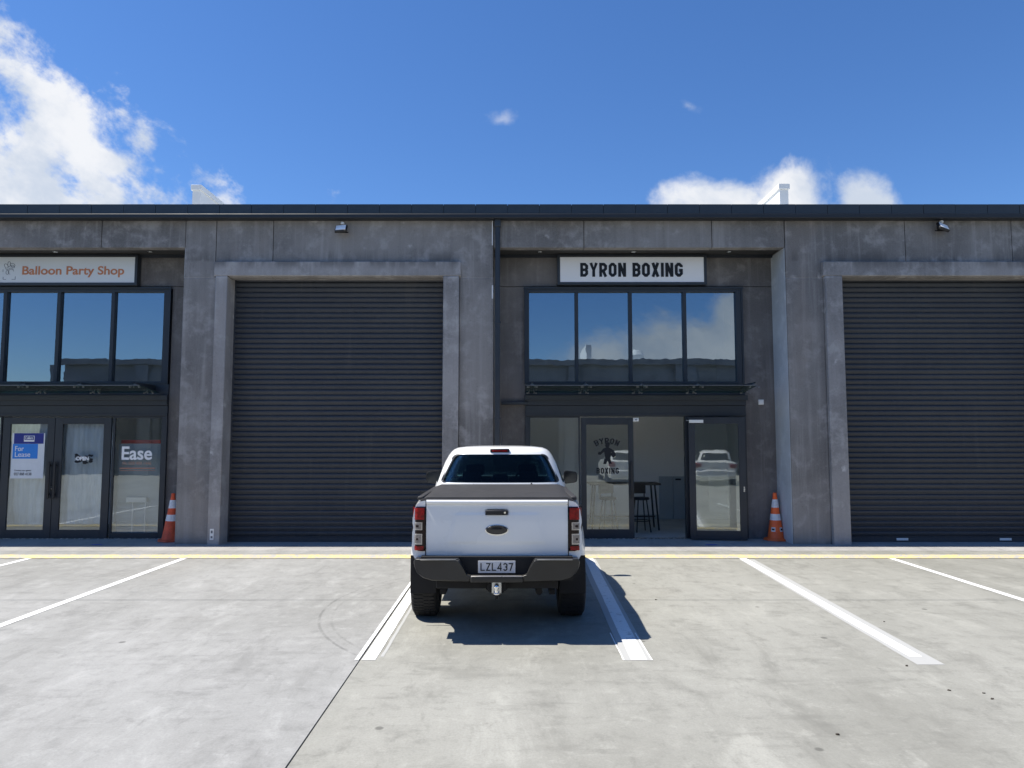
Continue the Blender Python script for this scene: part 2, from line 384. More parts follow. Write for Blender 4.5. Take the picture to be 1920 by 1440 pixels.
# lettering: thick strokes
def strokes(lines, t, depth=.003, y=0.0):
    """lines: list of polylines [(x,z)..., closed flag]; returns bmesh in XZ plane facing -y"""
    bm = bmesh.new()
    for li, (pts, closed) in enumerate(lines):
        n = len(pts); L = []; R = []
        for i in range(n):
            p = Vector(pts[i]); 
            a = Vector(pts[i-1]) if (closed or i > 0) else None; c = Vector(pts[(i+1) % n]) if (closed or i < n-1) else None
            d1 = (p-a).normalized() if a is not None else None; d2 = (c-p).normalized() if c is not None else None
            if d1 is None: d1 = d2
            if d2 is None: d2 = d1
            n1_ = Vector((-d1.y, d1.x)); n2_ = Vector((-d2.y, d2.x)); mtr = (n1_+n2_)
            mtr = mtr.normalized() if mtr.length > 1e-6 else n1_
            s = (t/2)/max(.45, mtr.dot(n1_)); L.append(p+mtr*s); R.append(p-mtr*s)
        yo = y-depth-li*.0004
        m_ = n if closed else n-1
        vl = [bm.verts.new((q.x, yo, q.y)) for q in L]; vr = [bm.verts.new((q.x, yo, q.y)) for q in R]
        wl = [bm.verts.new((q.x, y, q.y)) for q in L]; wr = [bm.verts.new((q.x, y, q.y)) for q in R]
        for i in range(m_):
            j = (i+1) % n
            bm.faces.new((vl[i], vl[j], vr[j], vr[i])); bm.faces.new((vl[j], vl[i], wl[i], wl[j])); bm.faces.new((vr[i], vr[j], wr[j], wr[i]))
        if not closed:
            for i in (0, n-1): bm.faces.new((vl[i], vr[i], wr[i], wl[i]))
    return bm
def octo(word, t=.22, wd=.56, gap=.13):
    a = t/2; c = .13; out = []; x = 0
    for ch in word:
        L = x+a; R = x+wd-a; T = 1-a; Bm = a; Mx = (L+R)/2
        if ch == ' ': x += wd*.62; continue
        if ch == 'B':
            out.append(([(L, Bm), (L, T), (R-c, T), (R, T-c), (R, .5+c*.8), (R-c*.7, .5), (R, .5-c*.8), (R, Bm+c), (R-c, Bm)], True)); out.append(([(L+a, .5), (R-c*.7-a*.8, .5)], False))
        elif ch == 'Y': out.append(([(L-.02, 1), (Mx, .46), (R+.02, 1)], False)); out.append(([(Mx, .48), (Mx, 0)], False))
        elif ch == 'R':
            out.append(([(L, 0), (L, T), (R-c, T), (R, T-c), (R, .5+c*.6), (R-c, .44), (L+a, .44)], False)); out.append(([(Mx+.0, .42), (R+.01, 0)], False))
        elif ch == 'O' or ch == 'D': out.append(([(L, Bm+c), (L, T-c), (L+c, T), (R-c, T), (R, T-c), (R, Bm+c), (R-c, Bm), (L+c, Bm)], True))
        elif ch == 'N': out.append(([(L, 0), (L, 1)], False)); out.append(([(R, 0), (R, 1)], False)); out.append(([(L, .98), (R, .02)], False))
        elif ch == 'X': out.append(([(L, 0), (R, 1)], False)); out.append(([(L, 1), (R, 0)], False))
        elif ch == 'I': out.append(([(x+a, 0), (x+a, 1)], False)); x += t+gap; continue
        elif ch == 'G': out.append(([(R, T-c*1.6), (R, T-c), (R-c, T), (L+c, T), (L, T-c), (L, Bm+c), (L+c, Bm), (R-c, Bm), (R, Bm+c), (R, .46), (Mx+.02, .46)], False))
        elif ch == 'L': out.append(([(L, 1), (L, Bm), (R+a, Bm)], False))
        elif ch == 'Z': out.append(([(L-a, T), (R, T), (L, Bm), (R+a, Bm)], False))
        elif ch == '4': out.append(([(R-.06, 0), (R-.06, 1), (L-.02, .3), (R+a, .3)], False))
        elif ch == '3': out.append(([(L, T-c), (L+c, T), (R-c, T), (R, T-c), (R, .5+c*.7), (R-c, .5), (R, .5-c*.7), (R, Bm+c), (R-c, Bm), (L+c, Bm), (L, Bm+c)], False))
        elif ch == '7': out.append(([(L-a, T), (R, T), (Mx-.08, 0)], False))
        x += wd+gap
    return out, x-gap
def place_strokes(name, lines, t, fn, m, parent, depth=.003, loc=(0, 0, 0)):
    bm = strokes(lines, t, depth)
    for v in bm.verts:
        x, z = fn(v.co.x, v.co.z); v.co.x = x; v.co.z = z
    return link(name, finish(bm), m, parent, loc)
def text(name, s, size, m, parent, loc, width=None, bold=0.0, align='CENTER', depth=.002, space=1.0):
    cu = bpy.data.curves.new('t', 'FONT'); cu.body = s; cu.size = size; cu.extrude = depth; cu.offset = bold; cu.align_x = align; cu.align_y = 'CENTER'; cu.space_character = space; cu.space_line = .8
    o = bpy.data.objects.new('t', cu); COL.objects.link(o)
    bpy.context.view_layer.update()
    me = bpy.data.meshes.new_from_object(o.evaluated_get(bpy.context.evaluated_depsgraph_get()))
    bpy.data.objects.remove(o)
    me.transform(Matrix.Rotation(PI/2, 4, 'X'))
    if width:
        xs = [v.co.x for v in me.vertices]; k = width/(max(xs)-min(xs)); c = (max(xs)+min(xs))/2
        for v in me.vertices: v.co.x = (v.co.x-c)*k + (0 if align == 'CENTER' else c*k)
    me.materials.clear()
    return link(name, me, m, parent, loc)

# ------------------------------------------------------------------ ground
gb = bmesh.new(); box(gb, -600, 600, -600, 600, -.6, -.20)
struct(link('ground', finish(gb), M['asphalt']))
yard = thing('car_park', '', '', (0, 0, 0)); del yard['label']; del yard['category']; struct(yard)
sb = bmesh.new(); box(sb, -30, 30, -26, 21, -.196, -.012); link('joint_bed', finish(sb), M['subgrade'], yard)
JX = G(673, 1240)[0]; JY = G(960, 1125)[1]
def slab(x0, x1, y0, y1, m, g=.006):
    b = bmesh.new(); box(b, x0+g, x1-g, y0+g, y1-g, -.15, 0)
    o = link('concrete_slab', finish(b), m, yard); return o
YK = G(960, 1033)[1]
xs = [-26, -11.3, JX, 8.6, 18.6, 28]
for i in range(len(xs)-1):
    mt = [M['yard_b'], M['yard_a'], M['yard_b'], M['yard_c'], M['yard_a']][i]
    slab(xs[i], xs[i+1], -1.2, JY, mt); slab(xs[i], xs[i+1], -12, -1.2, M['yard_c'])
    slab(xs[i], xs[i+1], JY, YK, [M['yard_b'], M['yard_a'], M['yard_b'], M['yard_c'], M['yard_a']][i])
    slab(xs[i], xs[i+1], YK, 14.6, M['apron'])
YE = 6.42; Y1 = 11.75
def line(name, x, wd, y0, y1, m, z=.004, xt=None):
    xt = x if xt is None else xt
    b = bmesh.new(); n = 24; prev = None
    for i in range(n+1):
        t = i/n; xx = x+(xt-x)*t; yy = y0+(y1-y0)*t; j = random.uniform(-.0025, .0025)
        a = b.verts.new((xx-wd/2+j, yy, z)); c = b.verts.new((xx+wd/2+j*.6, yy, z))
        if prev: b.faces.new((prev[0], prev[1], c, a))
        prev = (a, c)
    return link(name, finish(b), m, yard)
for x in (-7.86, -5.34, -10.36, 8.7):
    line('parking_line', x, .105, YE, Y1, M['white_line'])
xR = 6.18
line('parking_line', xR, .10, YE, Y1, M['white_line']); 
line('parking_line', 3.615, .115, YE+.10, Y1, M['white_line'], xt=3.755)
line('old_parking_line', 3.62, .24, YE-.12, Y1-.1, M['faded_line'], z=.0020, xt=3.79)
line('parking_line', 1.12, .14, YE, Y1, M['white_line'], xt=1.25)
line('old_parking_line', 1.11, .25, YE, Y1-.05, M['faded_line'], z=.0020, xt=1.23)
line('parking_line', .985, .012, YE, 7.3, M['white_line']); line('parking_line', 1.235, .012, YE, 7.3, M['white_line'])
line('parking_line', JX-.027+.0, .036, YE, Y1, M['white_line']); line('parking_line', JX+.078, .12, YE, Y1, M['white_line'])
line('old_parking_line', JX+.18, .03, YE+.1, 8.9, M['faded_line'], z=.0020)
b = bmesh.new(); ya, yb = G(960, 1047.5)[1], G(960, 1040.5)[1]
xs2 = [-16+32*i/40 for i in range(41)]; pv = None
for x in xs2:
    a = b.verts.new((x, ya, .007)); c = b.verts.new((x, yb, .007))
    if pv: b.faces.new((pv[0], a, c, pv[1]))
    pv = (a, c)
link('yellow_line', finish(b), M['yellow_line'], yard)
for u in (181, 1334):
    x, y = G(u, 1021.5); b = bmesh.new()
    pts = [(x+.13*math.cos(k)*random.uniform(.7, 1.1), y+.06*math.sin(k)*random.uniform(.7, 1.1)) for k in [i*PI/5 for i in range(10)]]
    b.faces.new([b.verts.new((p[0], p[1], .004)) for p in pts]); link('blue_mark', finish(b), M['blue_paint'], yard)

rl = random.Random(5)
for (u, v) in ((1700, 1249), (1780, 1295), (1845, 1300), (1860, 1311), (1658, 1166), (1230, 1125), (1571, 1440*0+1378)):
    x, y = G(u, v); b = bmesh.new(); n_ = 9; rr_ = .012
    top = [b.verts.new((x+rr_*rl.uniform(.6, 1.3)*math.cos(q*2*PI/n_), y+rr_*rl.uniform(.4, .9)*math.sin(q*2*PI/n_), rl.uniform(.003, .010))) for q in range(n_)]
    bot = [b.verts.new((q.co.x, q.co.y, .0005)) for q in top]; b.faces.new(top); b.faces.new(bot[::-1])
    for q in range(n_): b.faces.new((top[q], top[(q+1) % n_], bot[(q+1) % n_], bot[q]))
    link('dry_leaf', finish(b), M['leaf'], yard)
# ------------------------------------------------------------------ the warehouse row
YW = 13.30; YB = 14.00; YD = 13.62; YS = 13.21
bld = thing('warehouse_building', 'long dark stained concrete warehouse row with roller doors and recessed glazed shopfronts', 'building', (0, YW, 0))
def W_(name, boxes, m, bevel=0.0):   # a part of the building given in world coordinates
    bb = [(x0, x1, y0-YW, y1-YW, z0, z1) for x0, x1, y0, y1, z0, z1 in boxes]
    return bobj(name, bb, m, bld, bevel)
ZT = PZ(406, YW)       # top of concrete under the gutter
RX0 = PX(925, 600, YW); RX1 = PX(1472, 465, YW)          # recess of the boxing gym
PITCHX = RX1-PX(347, 465, YW)
ZJ = PZ(521, YW); ZL = PZ(464, YW)
DX0 = PX(426, 527, YS)-PX(347, 465, YW); DW = PX(831, 528, YS)-PX(426, 527, YS)     # roller door offset and width
FO = PX(407, 520, YW)-PX(347, 465, YW); FI = PX(862, 520, YW)-PX(347, 465, YW)
ZDT = PZ(517, YS); ZFT = PZ(490, YS)
END = RX0+PITCHX-RX1      # next recess starts here (relative)
SOLIDW = PITCHX-(RX1-RX0)
G2 = .006
M['dirt_line'] = simple('dirt_band', (.055, .052, .05), .9)
M['sealant'] = wall_concrete('pale_joint_sealant', (.36, .35, .34), (.22, .21, .21), (.48, .47, .46))
def bay(x0, joints, sf=0, sd=0):       # solid bay starting at x0 with its roller door
    FO, FI, DX0 = globals()['FO']+sf, globals()['FI']+sd, globals()['DX0']+sd
    W_('pier', [(x0, x0+FO, YW, YW+.22, -.1, ZJ-G2)], M['wall'], .006)
    W_('pier', [(x0+FI, x0+SOLIDW, YW, YW+.22, -.1, ZJ-G2)], M['wall'], .006)
    W_('return_wall', [(x0, x0+.16, YW+.224, YB+.2, -.1, ZT)], M['wall'])
    W_('return_wall', [(x0+SOLIDW-.16, x0+SOLIDW, YW+.224, YB+.2, -.1, ZT)], M['wall'])
    W_('joint_sealant', [(x0, x0+FO-.002, YW+.004, YW+.06, ZJ-G2+.0005, ZJ+G2-.0005)], M['sealant']); W_('joint_sealant', [(x0+FI+.002, x0+SOLIDW, YW+.004, YW+.06, ZJ-G2+.0005, ZJ+G2-.0005)], M['sealant'])
    js = [x0]+joints+[x0+SOLIDW]
    for a, c in zip(js[:-1], js[1:]):
        W_('wall_panel', [(a+G2, c-G2, YW, YW+.22, ZJ+G2, ZT)], M['wall'], .004)
        a = x0+FO+G2; c = x0+DX0; e = x0+DX0+DW; g = x0+FI-G2
    W_('door_jamb', [(a, c, YS, YD+.10, -.1, ZDT-.002)], M['wall_frame'], .014)
    W_('door_jamb', [(e, g, YS, YD+.10, -.1, ZDT-.002)], M['wall_frame'], .014)
    W_('door_lintel', [(a-.03, g+.03, YS+.0, YD+.10, ZDT, ZFT)], M['wall_frame'], .012)
    W_('door_infill', [(a, g, YD+.102, YD+.2, -.1, ZFT)], M['wall'])
bayA = PX(347, 465, YW); bayB = RX1; bayL = bayA-PITCHX
bay(bayA, [PX(405, 470, YW), PX(512, 470, YW)])
bay(bayB, [PX(1697, 450, YW), PX(1897, 450, YW)], .07, .17)
bay(bayL, [bayL+2.2])
# shutters
def slat_mesh(wd, pitch):
    bm = bmesh.new(); prof = [(0.0, 0.0), (-.001, .006), (-.012, .020), (-.021, .034), (-.026, .048), (-.028, .060), (-.0275, .070), (-.024, .079), (-.016, .086), (-.006, .0895), (0.0, pitch-.0005)]
    prof = [(y, z*pitch/.0975) if z < .09 else (y, z) for y, z in prof]
    vs = [(bm.verts.new((0, y, z)), bm.verts.new((wd, y, z))) for y, z in prof]
    for a, c in zip(vs[:-1], vs[1:]): bm.faces.new((a[0], a[1], c[1], c[0]))
    return finish(bm, 50)
NS = 50
def shutter(x0, handles):
    H = PZ(527, YD)+.12; pitch = (H-.14)/NS
    s = bpy.data.objects.new('roller_shutter', None); COL.objects.link(s); s.parent = bld; s.location = (x0, YD-YW, 0)
    me = slat_mesh(DW+.02, pitch); me.materials.append(M['slat'])
    for i in range(NS):
        o = link('slat', me, None, s, (-.01, random.uniform(-.003, .003), .10+i*pitch)); o.rotation_euler = (random.uniform(-.02, .02), random.uniform(-.00025, .00025), random.uniform(-.0006, .0006))
    bobj('bottom_rail', [(-.01, DW+.01, -.03, .03, .0, .075), (-.01, DW+.01, -.012, .02, .075, .10)], M['slat'], s, .004)
    bobj('guide_rail', [(.001, .035, -.035, -.026, 0, H)], M['slat'], s); bobj('guide_rail', [(DW-.035, DW-.001, -.035, -.026, 0, H)], M['slat'], s)
    for hx in handles: bobj('lift_handle', [(hx-.11, hx+.11, -.048, -.032, .03, .075)], M['white_plastic'], s, .004)
    return s
shutter(bayA+DX0, [])
shutter(bayB+DX0+.17, [PX(1690, 1014, YD)-bayB-DX0-.17, PX(1883, 1014, YD)-bayB-DX0-.17])
shutter(bayL+DX0, [])
# recesses
def recess(x0, joints):
    x1 = x0+RX1-RX0
    js = [x0]+joints+[x1]
    for a, c in zip(js[:-1], js[1:]): W_('lintel_panel', [(a+G2, c-G2, YW+.012, YW+.20, ZL, ZT)], M['wall'], .006)
    W_('soffit', [(x0+.001, x1-.001, YW+.202, YB+.05, ZL+.03, ZL+.06)], M['soffit'])
    W_('fascia_strip', [(x0, x1, YB-.07, YB-.03, ZL-.03, ZL+.028)], M['powder'])
for rx in (RX0, RX0-PITCHX):
    recess(rx, [PX(1095, 440, YW)-RX0+rx, PX(1335, 440, YW)-RX0+rx] if rx == RX0 else [rx+1.6, PX(190, 440, YW)])
# pale panel edge facing left on the gym recess's right side
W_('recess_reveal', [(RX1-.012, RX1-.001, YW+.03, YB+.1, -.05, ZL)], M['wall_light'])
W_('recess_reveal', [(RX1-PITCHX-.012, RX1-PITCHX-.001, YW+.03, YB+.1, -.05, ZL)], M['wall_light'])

# window and shopfront rectangles (gym), from the photograph at the recess plane
wx0 = PX(985, 630, YB); wx1 = PX(1391, 630, YB); wz0 = PZ(720, YB); wz1 = PZ(540, YB)
sx0 = PX(985, 870, YB); sx1 = PX(1400, 870, YB); sz1 = PZ(741, YB)
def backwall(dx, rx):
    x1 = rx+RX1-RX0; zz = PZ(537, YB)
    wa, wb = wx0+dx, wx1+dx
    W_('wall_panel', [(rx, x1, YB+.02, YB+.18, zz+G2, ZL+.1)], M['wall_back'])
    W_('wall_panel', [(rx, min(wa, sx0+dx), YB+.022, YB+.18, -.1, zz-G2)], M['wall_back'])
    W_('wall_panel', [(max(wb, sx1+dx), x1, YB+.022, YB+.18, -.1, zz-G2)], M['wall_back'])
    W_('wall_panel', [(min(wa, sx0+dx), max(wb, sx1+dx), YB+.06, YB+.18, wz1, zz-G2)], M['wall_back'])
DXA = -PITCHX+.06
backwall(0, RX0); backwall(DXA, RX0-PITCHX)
def window(dx):
    wn = bpy.data.objects.new('upper_window', None); COL.objects.link(wn); wn.parent = bld; wn.location = (dx, YB-YW, 0)
    y0, y1 = -.03, .10
    bobj('frame', [(wx0, wx1, y0, y1, wz1-.085, wz1), (wx0, wx0+.075, y0, y1, wz0, wz1-.085), (wx1-.12, wx1, y0, y1, wz0, wz1-.085), (wx0+.075, wx1-.12, y0, y1, wz0, wz0+.05)], M['powder'], wn, .004)
    bobj('frame_lip', [(wx0-.03, wx1+.03, y0-.03, y0-.002, wz1-.028, wz1+.012), (wx0-.02, wx0+.012, y0-.02, y0-.002, wz0, wz1-.03), (wx1-.012, wx1+.02, y0-.02, y0-.002, wz0, wz1-.03)], M['powder'], wn, .003)
    ms_ = [PX(u, 630, YB) for u in (1081, 1182, 1284)]; e = [wx0+.075]+ms_+[wx1-.12]
    for x in ms_: bobj('mullion', [(x-.035, x+.035, y0+.004, y1, wz0+.05, wz1-.085)], M['powder'], wn, .004)
    for i in range(4):
        a = e[i]+(.035 if i else 0); c = e[i+1]-(.035 if i < 3 else 0)
        p = bobj('pane', [(0, c-a, 0, .006, 0, wz1-.085-wz0-.05)], M['glass_hi'], wn, 0, 2, (a, .035, wz0+.05))
        p.rotation_euler = (random.uniform(-.0015, .0015), 0, random.uniform(-.006, .006))
    bobj('transom_panel', [(sx0, sx1, -.02, .1, sz1, wz0-.002)], M['powder'], wn, .003)
window(0); window(DXA)
# dark upper rooms and ground floor rooms behind the glass
for dx in (0, DXA):
    a, c = RX0+dx+.0, RX1+dx-.0
    W_('upper_room_wall', [(a, c, YB+4.0, YB+4.1, 2.9, 6)], M['int_wall'])
    W_('upper_room_floor', [(a, c, YB+.2, YB+4.0, 2.72, 2.88)], M['int_dark'])
    W_('side_wall', [(a-.1, a-.002, YB+.202, YB+5, -.1, 6), (c+.002, c+.1, YB+.202, YB+5, -.1, 6)], M['int_wall'])
    W_('ceiling_panel', [(a, c, YB+.2, YB+4, 5.5, 5.6)], M['int_wall'])
# a pale blind pulled half down behind the gym's last pane, and crates behind panes
W_('roller_blind', [(PX(1325, 600, YB), PX(1362, 600, YB), YB+.16, YB+.165, PZ(655, YB), PZ(560, YB))], M['white_plastic'])
W_('shelf_board', [(PX(150, 700, YB+.5), PX(280, 700, YB+.5), YB+.5, YB+.8, PZ(712, YB+.5), PZ(700, YB+.5))], M['int_wall'])

# shopfronts
ZTR = PZ(781, YB); ZTB = .015
def shop_head(dx):
    sh = bpy.data.objects.new('shopfront_frame', None); COL.objects.link(sh); sh.parent = bld; sh.location = (dx, YB-YW, 0)
    bobj('head_beam', [(sx0, sx1, -.06, .1, ZTR+.22, sz1-.002)], M['powder'], sh, .004)
    bobj('head_beam', [(sx0-.02, sx1+.02, -.11, -.062, sz1-.10, sz1-.004)], M['powder'], sh, .004)
    bobj('transom', [(sx0, sx1, -.03, .1, ZTR, ZTR+.216)], M['powder'], sh, .004)
    bobj('transom_trim', [(sx0, sx1, -.045, -.032, ZTR+.02, ZTR+.05)], M['powder'], sh, .002)
    bobj('jamb', [(sx0, sx0+.07, -.03, .1, 0, ZTR-.002)], M['powder'], sh, .003)
    bobj('jamb', [(sx1-.085, sx1, -.03, .1, 0, ZTR-.002)], M['powder'], sh, .003)
    bobj('threshold', [(sx0, sx1, -.04, .1, .002, .014)], M['steel'], sh)
    return sh
shB = shop_head(0); shA = shop_head(DXA)
def leaf(name, wd, z0, z1, stile, bottom, top, glassm, parent, loc, rz=0, hx=None, key=None):
    o = bpy.data.objects.new(name, None); COL.objects.link(o); o.parent = parent; o.location = loc; o.rotation_euler = (0, 0, rz)
    bobj('door_frame', [(0, stile, -.022, .022, z0, z1), (wd-stile, wd, -.022, .022, z0, z1), (stile, wd-stile, -.022, .022, z0, z0+bottom), (stile, wd-stile, -.022, .022, z1-top, z1)], M['powder'], o, .003)
    bobj('pane', [(stile, wd-stile, -.003, .003, z0+bottom, z1-top)], glassm, o)
    if hx is not None:
        bm = bmesh.new(); box(bm, hx-.022, hx+.022, -.085, -.06, .78, 1.50); box(bm, hx-.012, hx+.012, -.06, -.02, .84, .88); box(bm, hx-.012, hx+.012, -.06, -.02, 1.40, 1.44)
        h = link('handle', finish(bm), M['black_plastic'], o); add_bevel(h, .006)
    if key is not None:
        bm = bmesh.new(); tube(bm, (key, -.035, .98), (key, -.02, .98), .014); box(bm, key-.012, key+.012, -.026, -.022, .93, 1.03); link('lock_cylinder', finish(bm), M['steel'], o)
    return o
def lx(u, v=880): return PX(u, v, YB)
# gym: fixed sidelight, closed leaf with print, opening, leaf swung out over the other sidelight
leaf('side_window', lx(1088)-sx0-.07, ZTB+.0, ZTR-.002, .03, .09, .02, M['glass_lo'], bld, (sx0+.07, YB-YW+.02, 0))
dl = leaf('entrance_door', lx(1188)-lx(1090), ZTB, ZTR-.02, .10, .17, .14, M['glass_lo'], bld, (lx(1090), YB-YW, 0), 0, (lx(1188)-lx(1090))-.05)
OPW = lx(1392)-lx(1290)
ol = leaf('entrance_door', OPW, ZTB, ZTR-.02, .125, .17, .13, M['glass_lo'], bld, (PX(1292, 880, YB-.16), YB-YW-.16, 0), -math.radians(6.1), None, OPW-.04)
bobj('door_post', [(lx(1287)-.02, lx(1287)+.04, -.03, .1, 0, ZTR-.002)], M['powder'], shB, .003)
leaf('side_window', sx1-.085-lx(1287)-.045, ZTB, ZTR-.002, .03, .09, .02, M['glass_lo'], bld, (lx(1287)+.045, YB-YW+.05, 0))
# party shop: sidelight, double doors, sidelight with window print
def lA(u): return PX(u, 880, YB)
g0, g1, g2_ = lA(3), lA(101), lA(209)
leaf('side_window', g0-.04-(sx0+DXA+.07), ZTB, ZTR-.002, .03, .09, .02, M['glass_lo'], bld, (sx0+DXA+.07, YB-YW+.02, 0))
d1_ = leaf('entrance_door', g1-g0-.006, ZTB, ZTR-.02, .145, .16, .13, M['glass_lo'], bld, (g0, YB-YW, 0), 0, g1-g0-.055, g1-g0-.02)
d2_ = leaf('entrance_door', g2_-g1-.03, ZTB, ZTR-.02, .145, .16, .13, M['glass_lo'], bld, (g1+.003, YB-YW, 0), 0, .055)
bobj('door_post', [(g0-.04, g0-.004, -.03, .1, 0, ZTR-.002), (g2_-.026, g2_+.0, -.03, .1, 0, ZTR-.002)], M['powder'], shA, .003)
sw = leaf('side_window', sx1+DXA-.085-g2_-.004, ZTB, ZTR-.002, .035, .10, .03, M['glass_lo'], bld, (g2_+.002, YB-YW+.02, 0))
# dust sheets behind the party shop doors
def sheet(x0, x1, z0, z1, y):
    bm = bmesh.new(); nx, nz = 50, 40; g = {}
    for i in range(nx+1):
        for j in range(nz+1):
            x = x0+(x1-x0)*i/nx; z = z0+(z1-z0)*j/nz
            dy = .018*math.sin(x*19+z*1.5)+.012*math.sin(x*47+2*math.sin(z*2))+.02*math.sin(z*2.3+x*3)+.01*math.sin((x+z)*9)
            g[i, j] = bm.verts.new((x, y+dy-YW, z))
    for i in range(nx):
        for j in range(nz): bm.faces.new((g[i, j], g[i+1, j], g[i+1, j+1], g[i, j+1]))
    return link('dust_sheet', finish(bm, 180), M['sheet'], bld)
sheet(g0+.02, g1-.03, .26, ZTR-.03, YB+.16); sheet(g1+.02, g2_-.03, .27, ZTR-.03, YB+.15)
W_('display_board', [(g2_+.01, sx1+DXA-.09, YB+.22, YB+.24, .05, PZ(832, YB))], M['int_grey'])
W_('display_strip', [(g2_+.06, sx1+DXA-.13, YB+.20, YB+.215, PZ(832, YB)+.002, PZ(825, YB))], M['red_ink'])
# rooms
a, c = RX0+.0, RX1
BW = 17.3
W_('room_back_wall', [(a-.1, c+.1, BW, BW+.1, -.1, 2.72)], M['int_wall'])
W_('room_floor', [(a-.1, c+.1, YB+.101, BW+.1, -.05, .012)], M['int_floor'])
W_('room_ceiling', [(a-.1, c+.1, YB+.102, BW+.1, 2.70, 2.718)], M['int_wall'])
W_('skirting', [(a, c, BW-.02, BW-.002, .012, .12)], M['int_grey'])
a2, c2 = RX0-PITCHX, RX1-PITCHX
W_('room_back_wall', [(a2-.1, c2+.1, BW-.6, BW-.5, -.1, 2.72)], M['int_wall'])
W_('room_floor', [(a2-.1, c2+.1, YB+.101, BW, -.05, .012)], M['int_floor'])
W_('room_ceiling', [(a2-.1, c2+.1, YB+.102, BW, 2.70, 2.718)], M['int_wall'])
dr = W_('inner_door', [(PX(1262, 950, BW), PX(1262, 950, BW)+.85, BW-.05, BW-.004, .02, PZ(893, BW))], M['int_grey'], .004)
W_('inner_door_handle', [(PX(1266, 950, BW), PX(1276, 950, BW), BW-.10, BW-.052, PZ(900, BW), PZ(897, BW))], M['black_plastic'])
W_('low_partition', [(PX(1236, 950, BW), PX(1261, 950, BW), BW-.04, BW-.004, .02, PZ(893, BW))], M['int_grey'])

# fascia, gutter, roof
FW = (PX(1520, 392, 13.12)-PX(1460, 392, 13.12))
fx = -15.2; ZF0, ZF1 = PZ(400.5, 13.12), PZ(383, 13.12)
bmf = bmesh.new(); box(bmf, .004, FW-.004, -.012, .012, 0, ZF1-ZF0); box(bmf, .004, FW-.004, .0125, .25, ZF1-ZF0-.012, ZF1-ZF0)
mef = finish(bmf); mef.materials.append(M['gutter']); i = 0
while fx < 15.6:
    link('fascia_panel', mef, None, bld, (fx, 13.13-YW+random.uniform(-.0025, .0025), ZF0)); fx += FW
W_('gutter', [(-15.2, 15.6, 13.10, 13.297, PZ(409, 13.12), ZF0-.006)], M['gutter_dark'], .01)
W_('fascia_backing', [(-15.2, 15.6, 13.15, YW+.3, ZF0-.004, ZF1-.02)], M['gutter_dark'])
bm = bmesh.new(); vs = [bm.verts.new(q) for q in ((-15.2, .05, ZF1-.03), (15.6, .05, ZF1-.03), (15.6, 12, ZF1+.2), (-15.2, 12, ZF1+.2))]
bm.faces.new(vs); link('roof', finish(bm), M['roof_sheet'], bld)
W_('rear_wall', [(-15.2, 15.6, YW+11.8, YW+12, -.1, 6.2), (-15.2, -15, YW+.3, YW+11.8, -.1, 6.2), (15.4, 15.6, YW+.3, YW+11.8, -.1, 6.2)], M['wall'])
W_('fascia_backing', [(RX0-PITCHX-4, RX0-PITCHX, YW+.23, YW+.4, -.1, .0)], M['wall'])
# downpipe between the bays
px0 = PX(932, 600, YW+.2)
dp = bpy.data.objects.new('downpipe', None); COL.objects.link(dp); dp.parent = bld; dp.location = (PX(933, 600, YW-.05), -.06, 0)
bobj('pipe', [(-.045, .045, -.04, .04, 0.02, PZ(409, 13.2))], M['powder'], dp, .012)
bobj('rainwater_head', [(-.06, .06, -.06, .05, PZ(425, 13.2), PZ(408, 13.2))], M['powder'], dp, .01)
for z in (.5, 2.3, 4.1): bobj('pipe_bracket', [(-.06, .06, -.045, .055, z, z+.04)], M['powder'], dp, .003)
W_('branch_pipe', [(PX(940, 756, YB-.05), PX(990, 756, YB-.05), YB-.09, YB-.03, PZ(759, YB-.05), PZ(753, YB-.05))], M['powder'], .01)
W_('expansion_cover', [(RX0+.03, RX0+.10, YW+.08, YW+.2, 0, ZL)], M['gutter_dark'])
W_('cover_plate', [(RX0-.03, RX0-.005, YW-.012, YW-.001, PZ(560, YW), PZ(535, YW)), (RX0-.03, RX0-.01, YW-.012, YW-.001, PZ(460, YW), PZ(410, YW))], M['white_plastic'])

# ------------------------------------------------------------------ parapet fins on the roof
def fin(u0, u1, vt, side, label):
    Yf = 16.5; x0 = PX(u0, 360, Yf); x1 = PX(u1, 360, Yf); zt = PZ(vt, Yf)
    t = thing('parapet_fin', label, 'parapet', ((x0+x1)/2, Yf, ZF1+.02), 0, 'white parapet fins on the roof'); w2 = (x1-x0)/2
    bm = bmesh.new(); box(bm, -w2, w2, 0, 7, -.1, zt-ZF1-.15); link('fin_wall', finish(bm), M['fin'], t)
    bobj('capping', [(-w2-.03, w2+.03, -.03, 7, zt-ZF1-.148, zt-ZF1-.02)], M['fin'], t, .005)
fin(361, 376, 347, 1, 'white clad parapet fin above the roof over the left roller door, left of the two')
fin(1462, 1478, 345, -1, 'white clad parapet fin above the roof in front of the small right cloud')

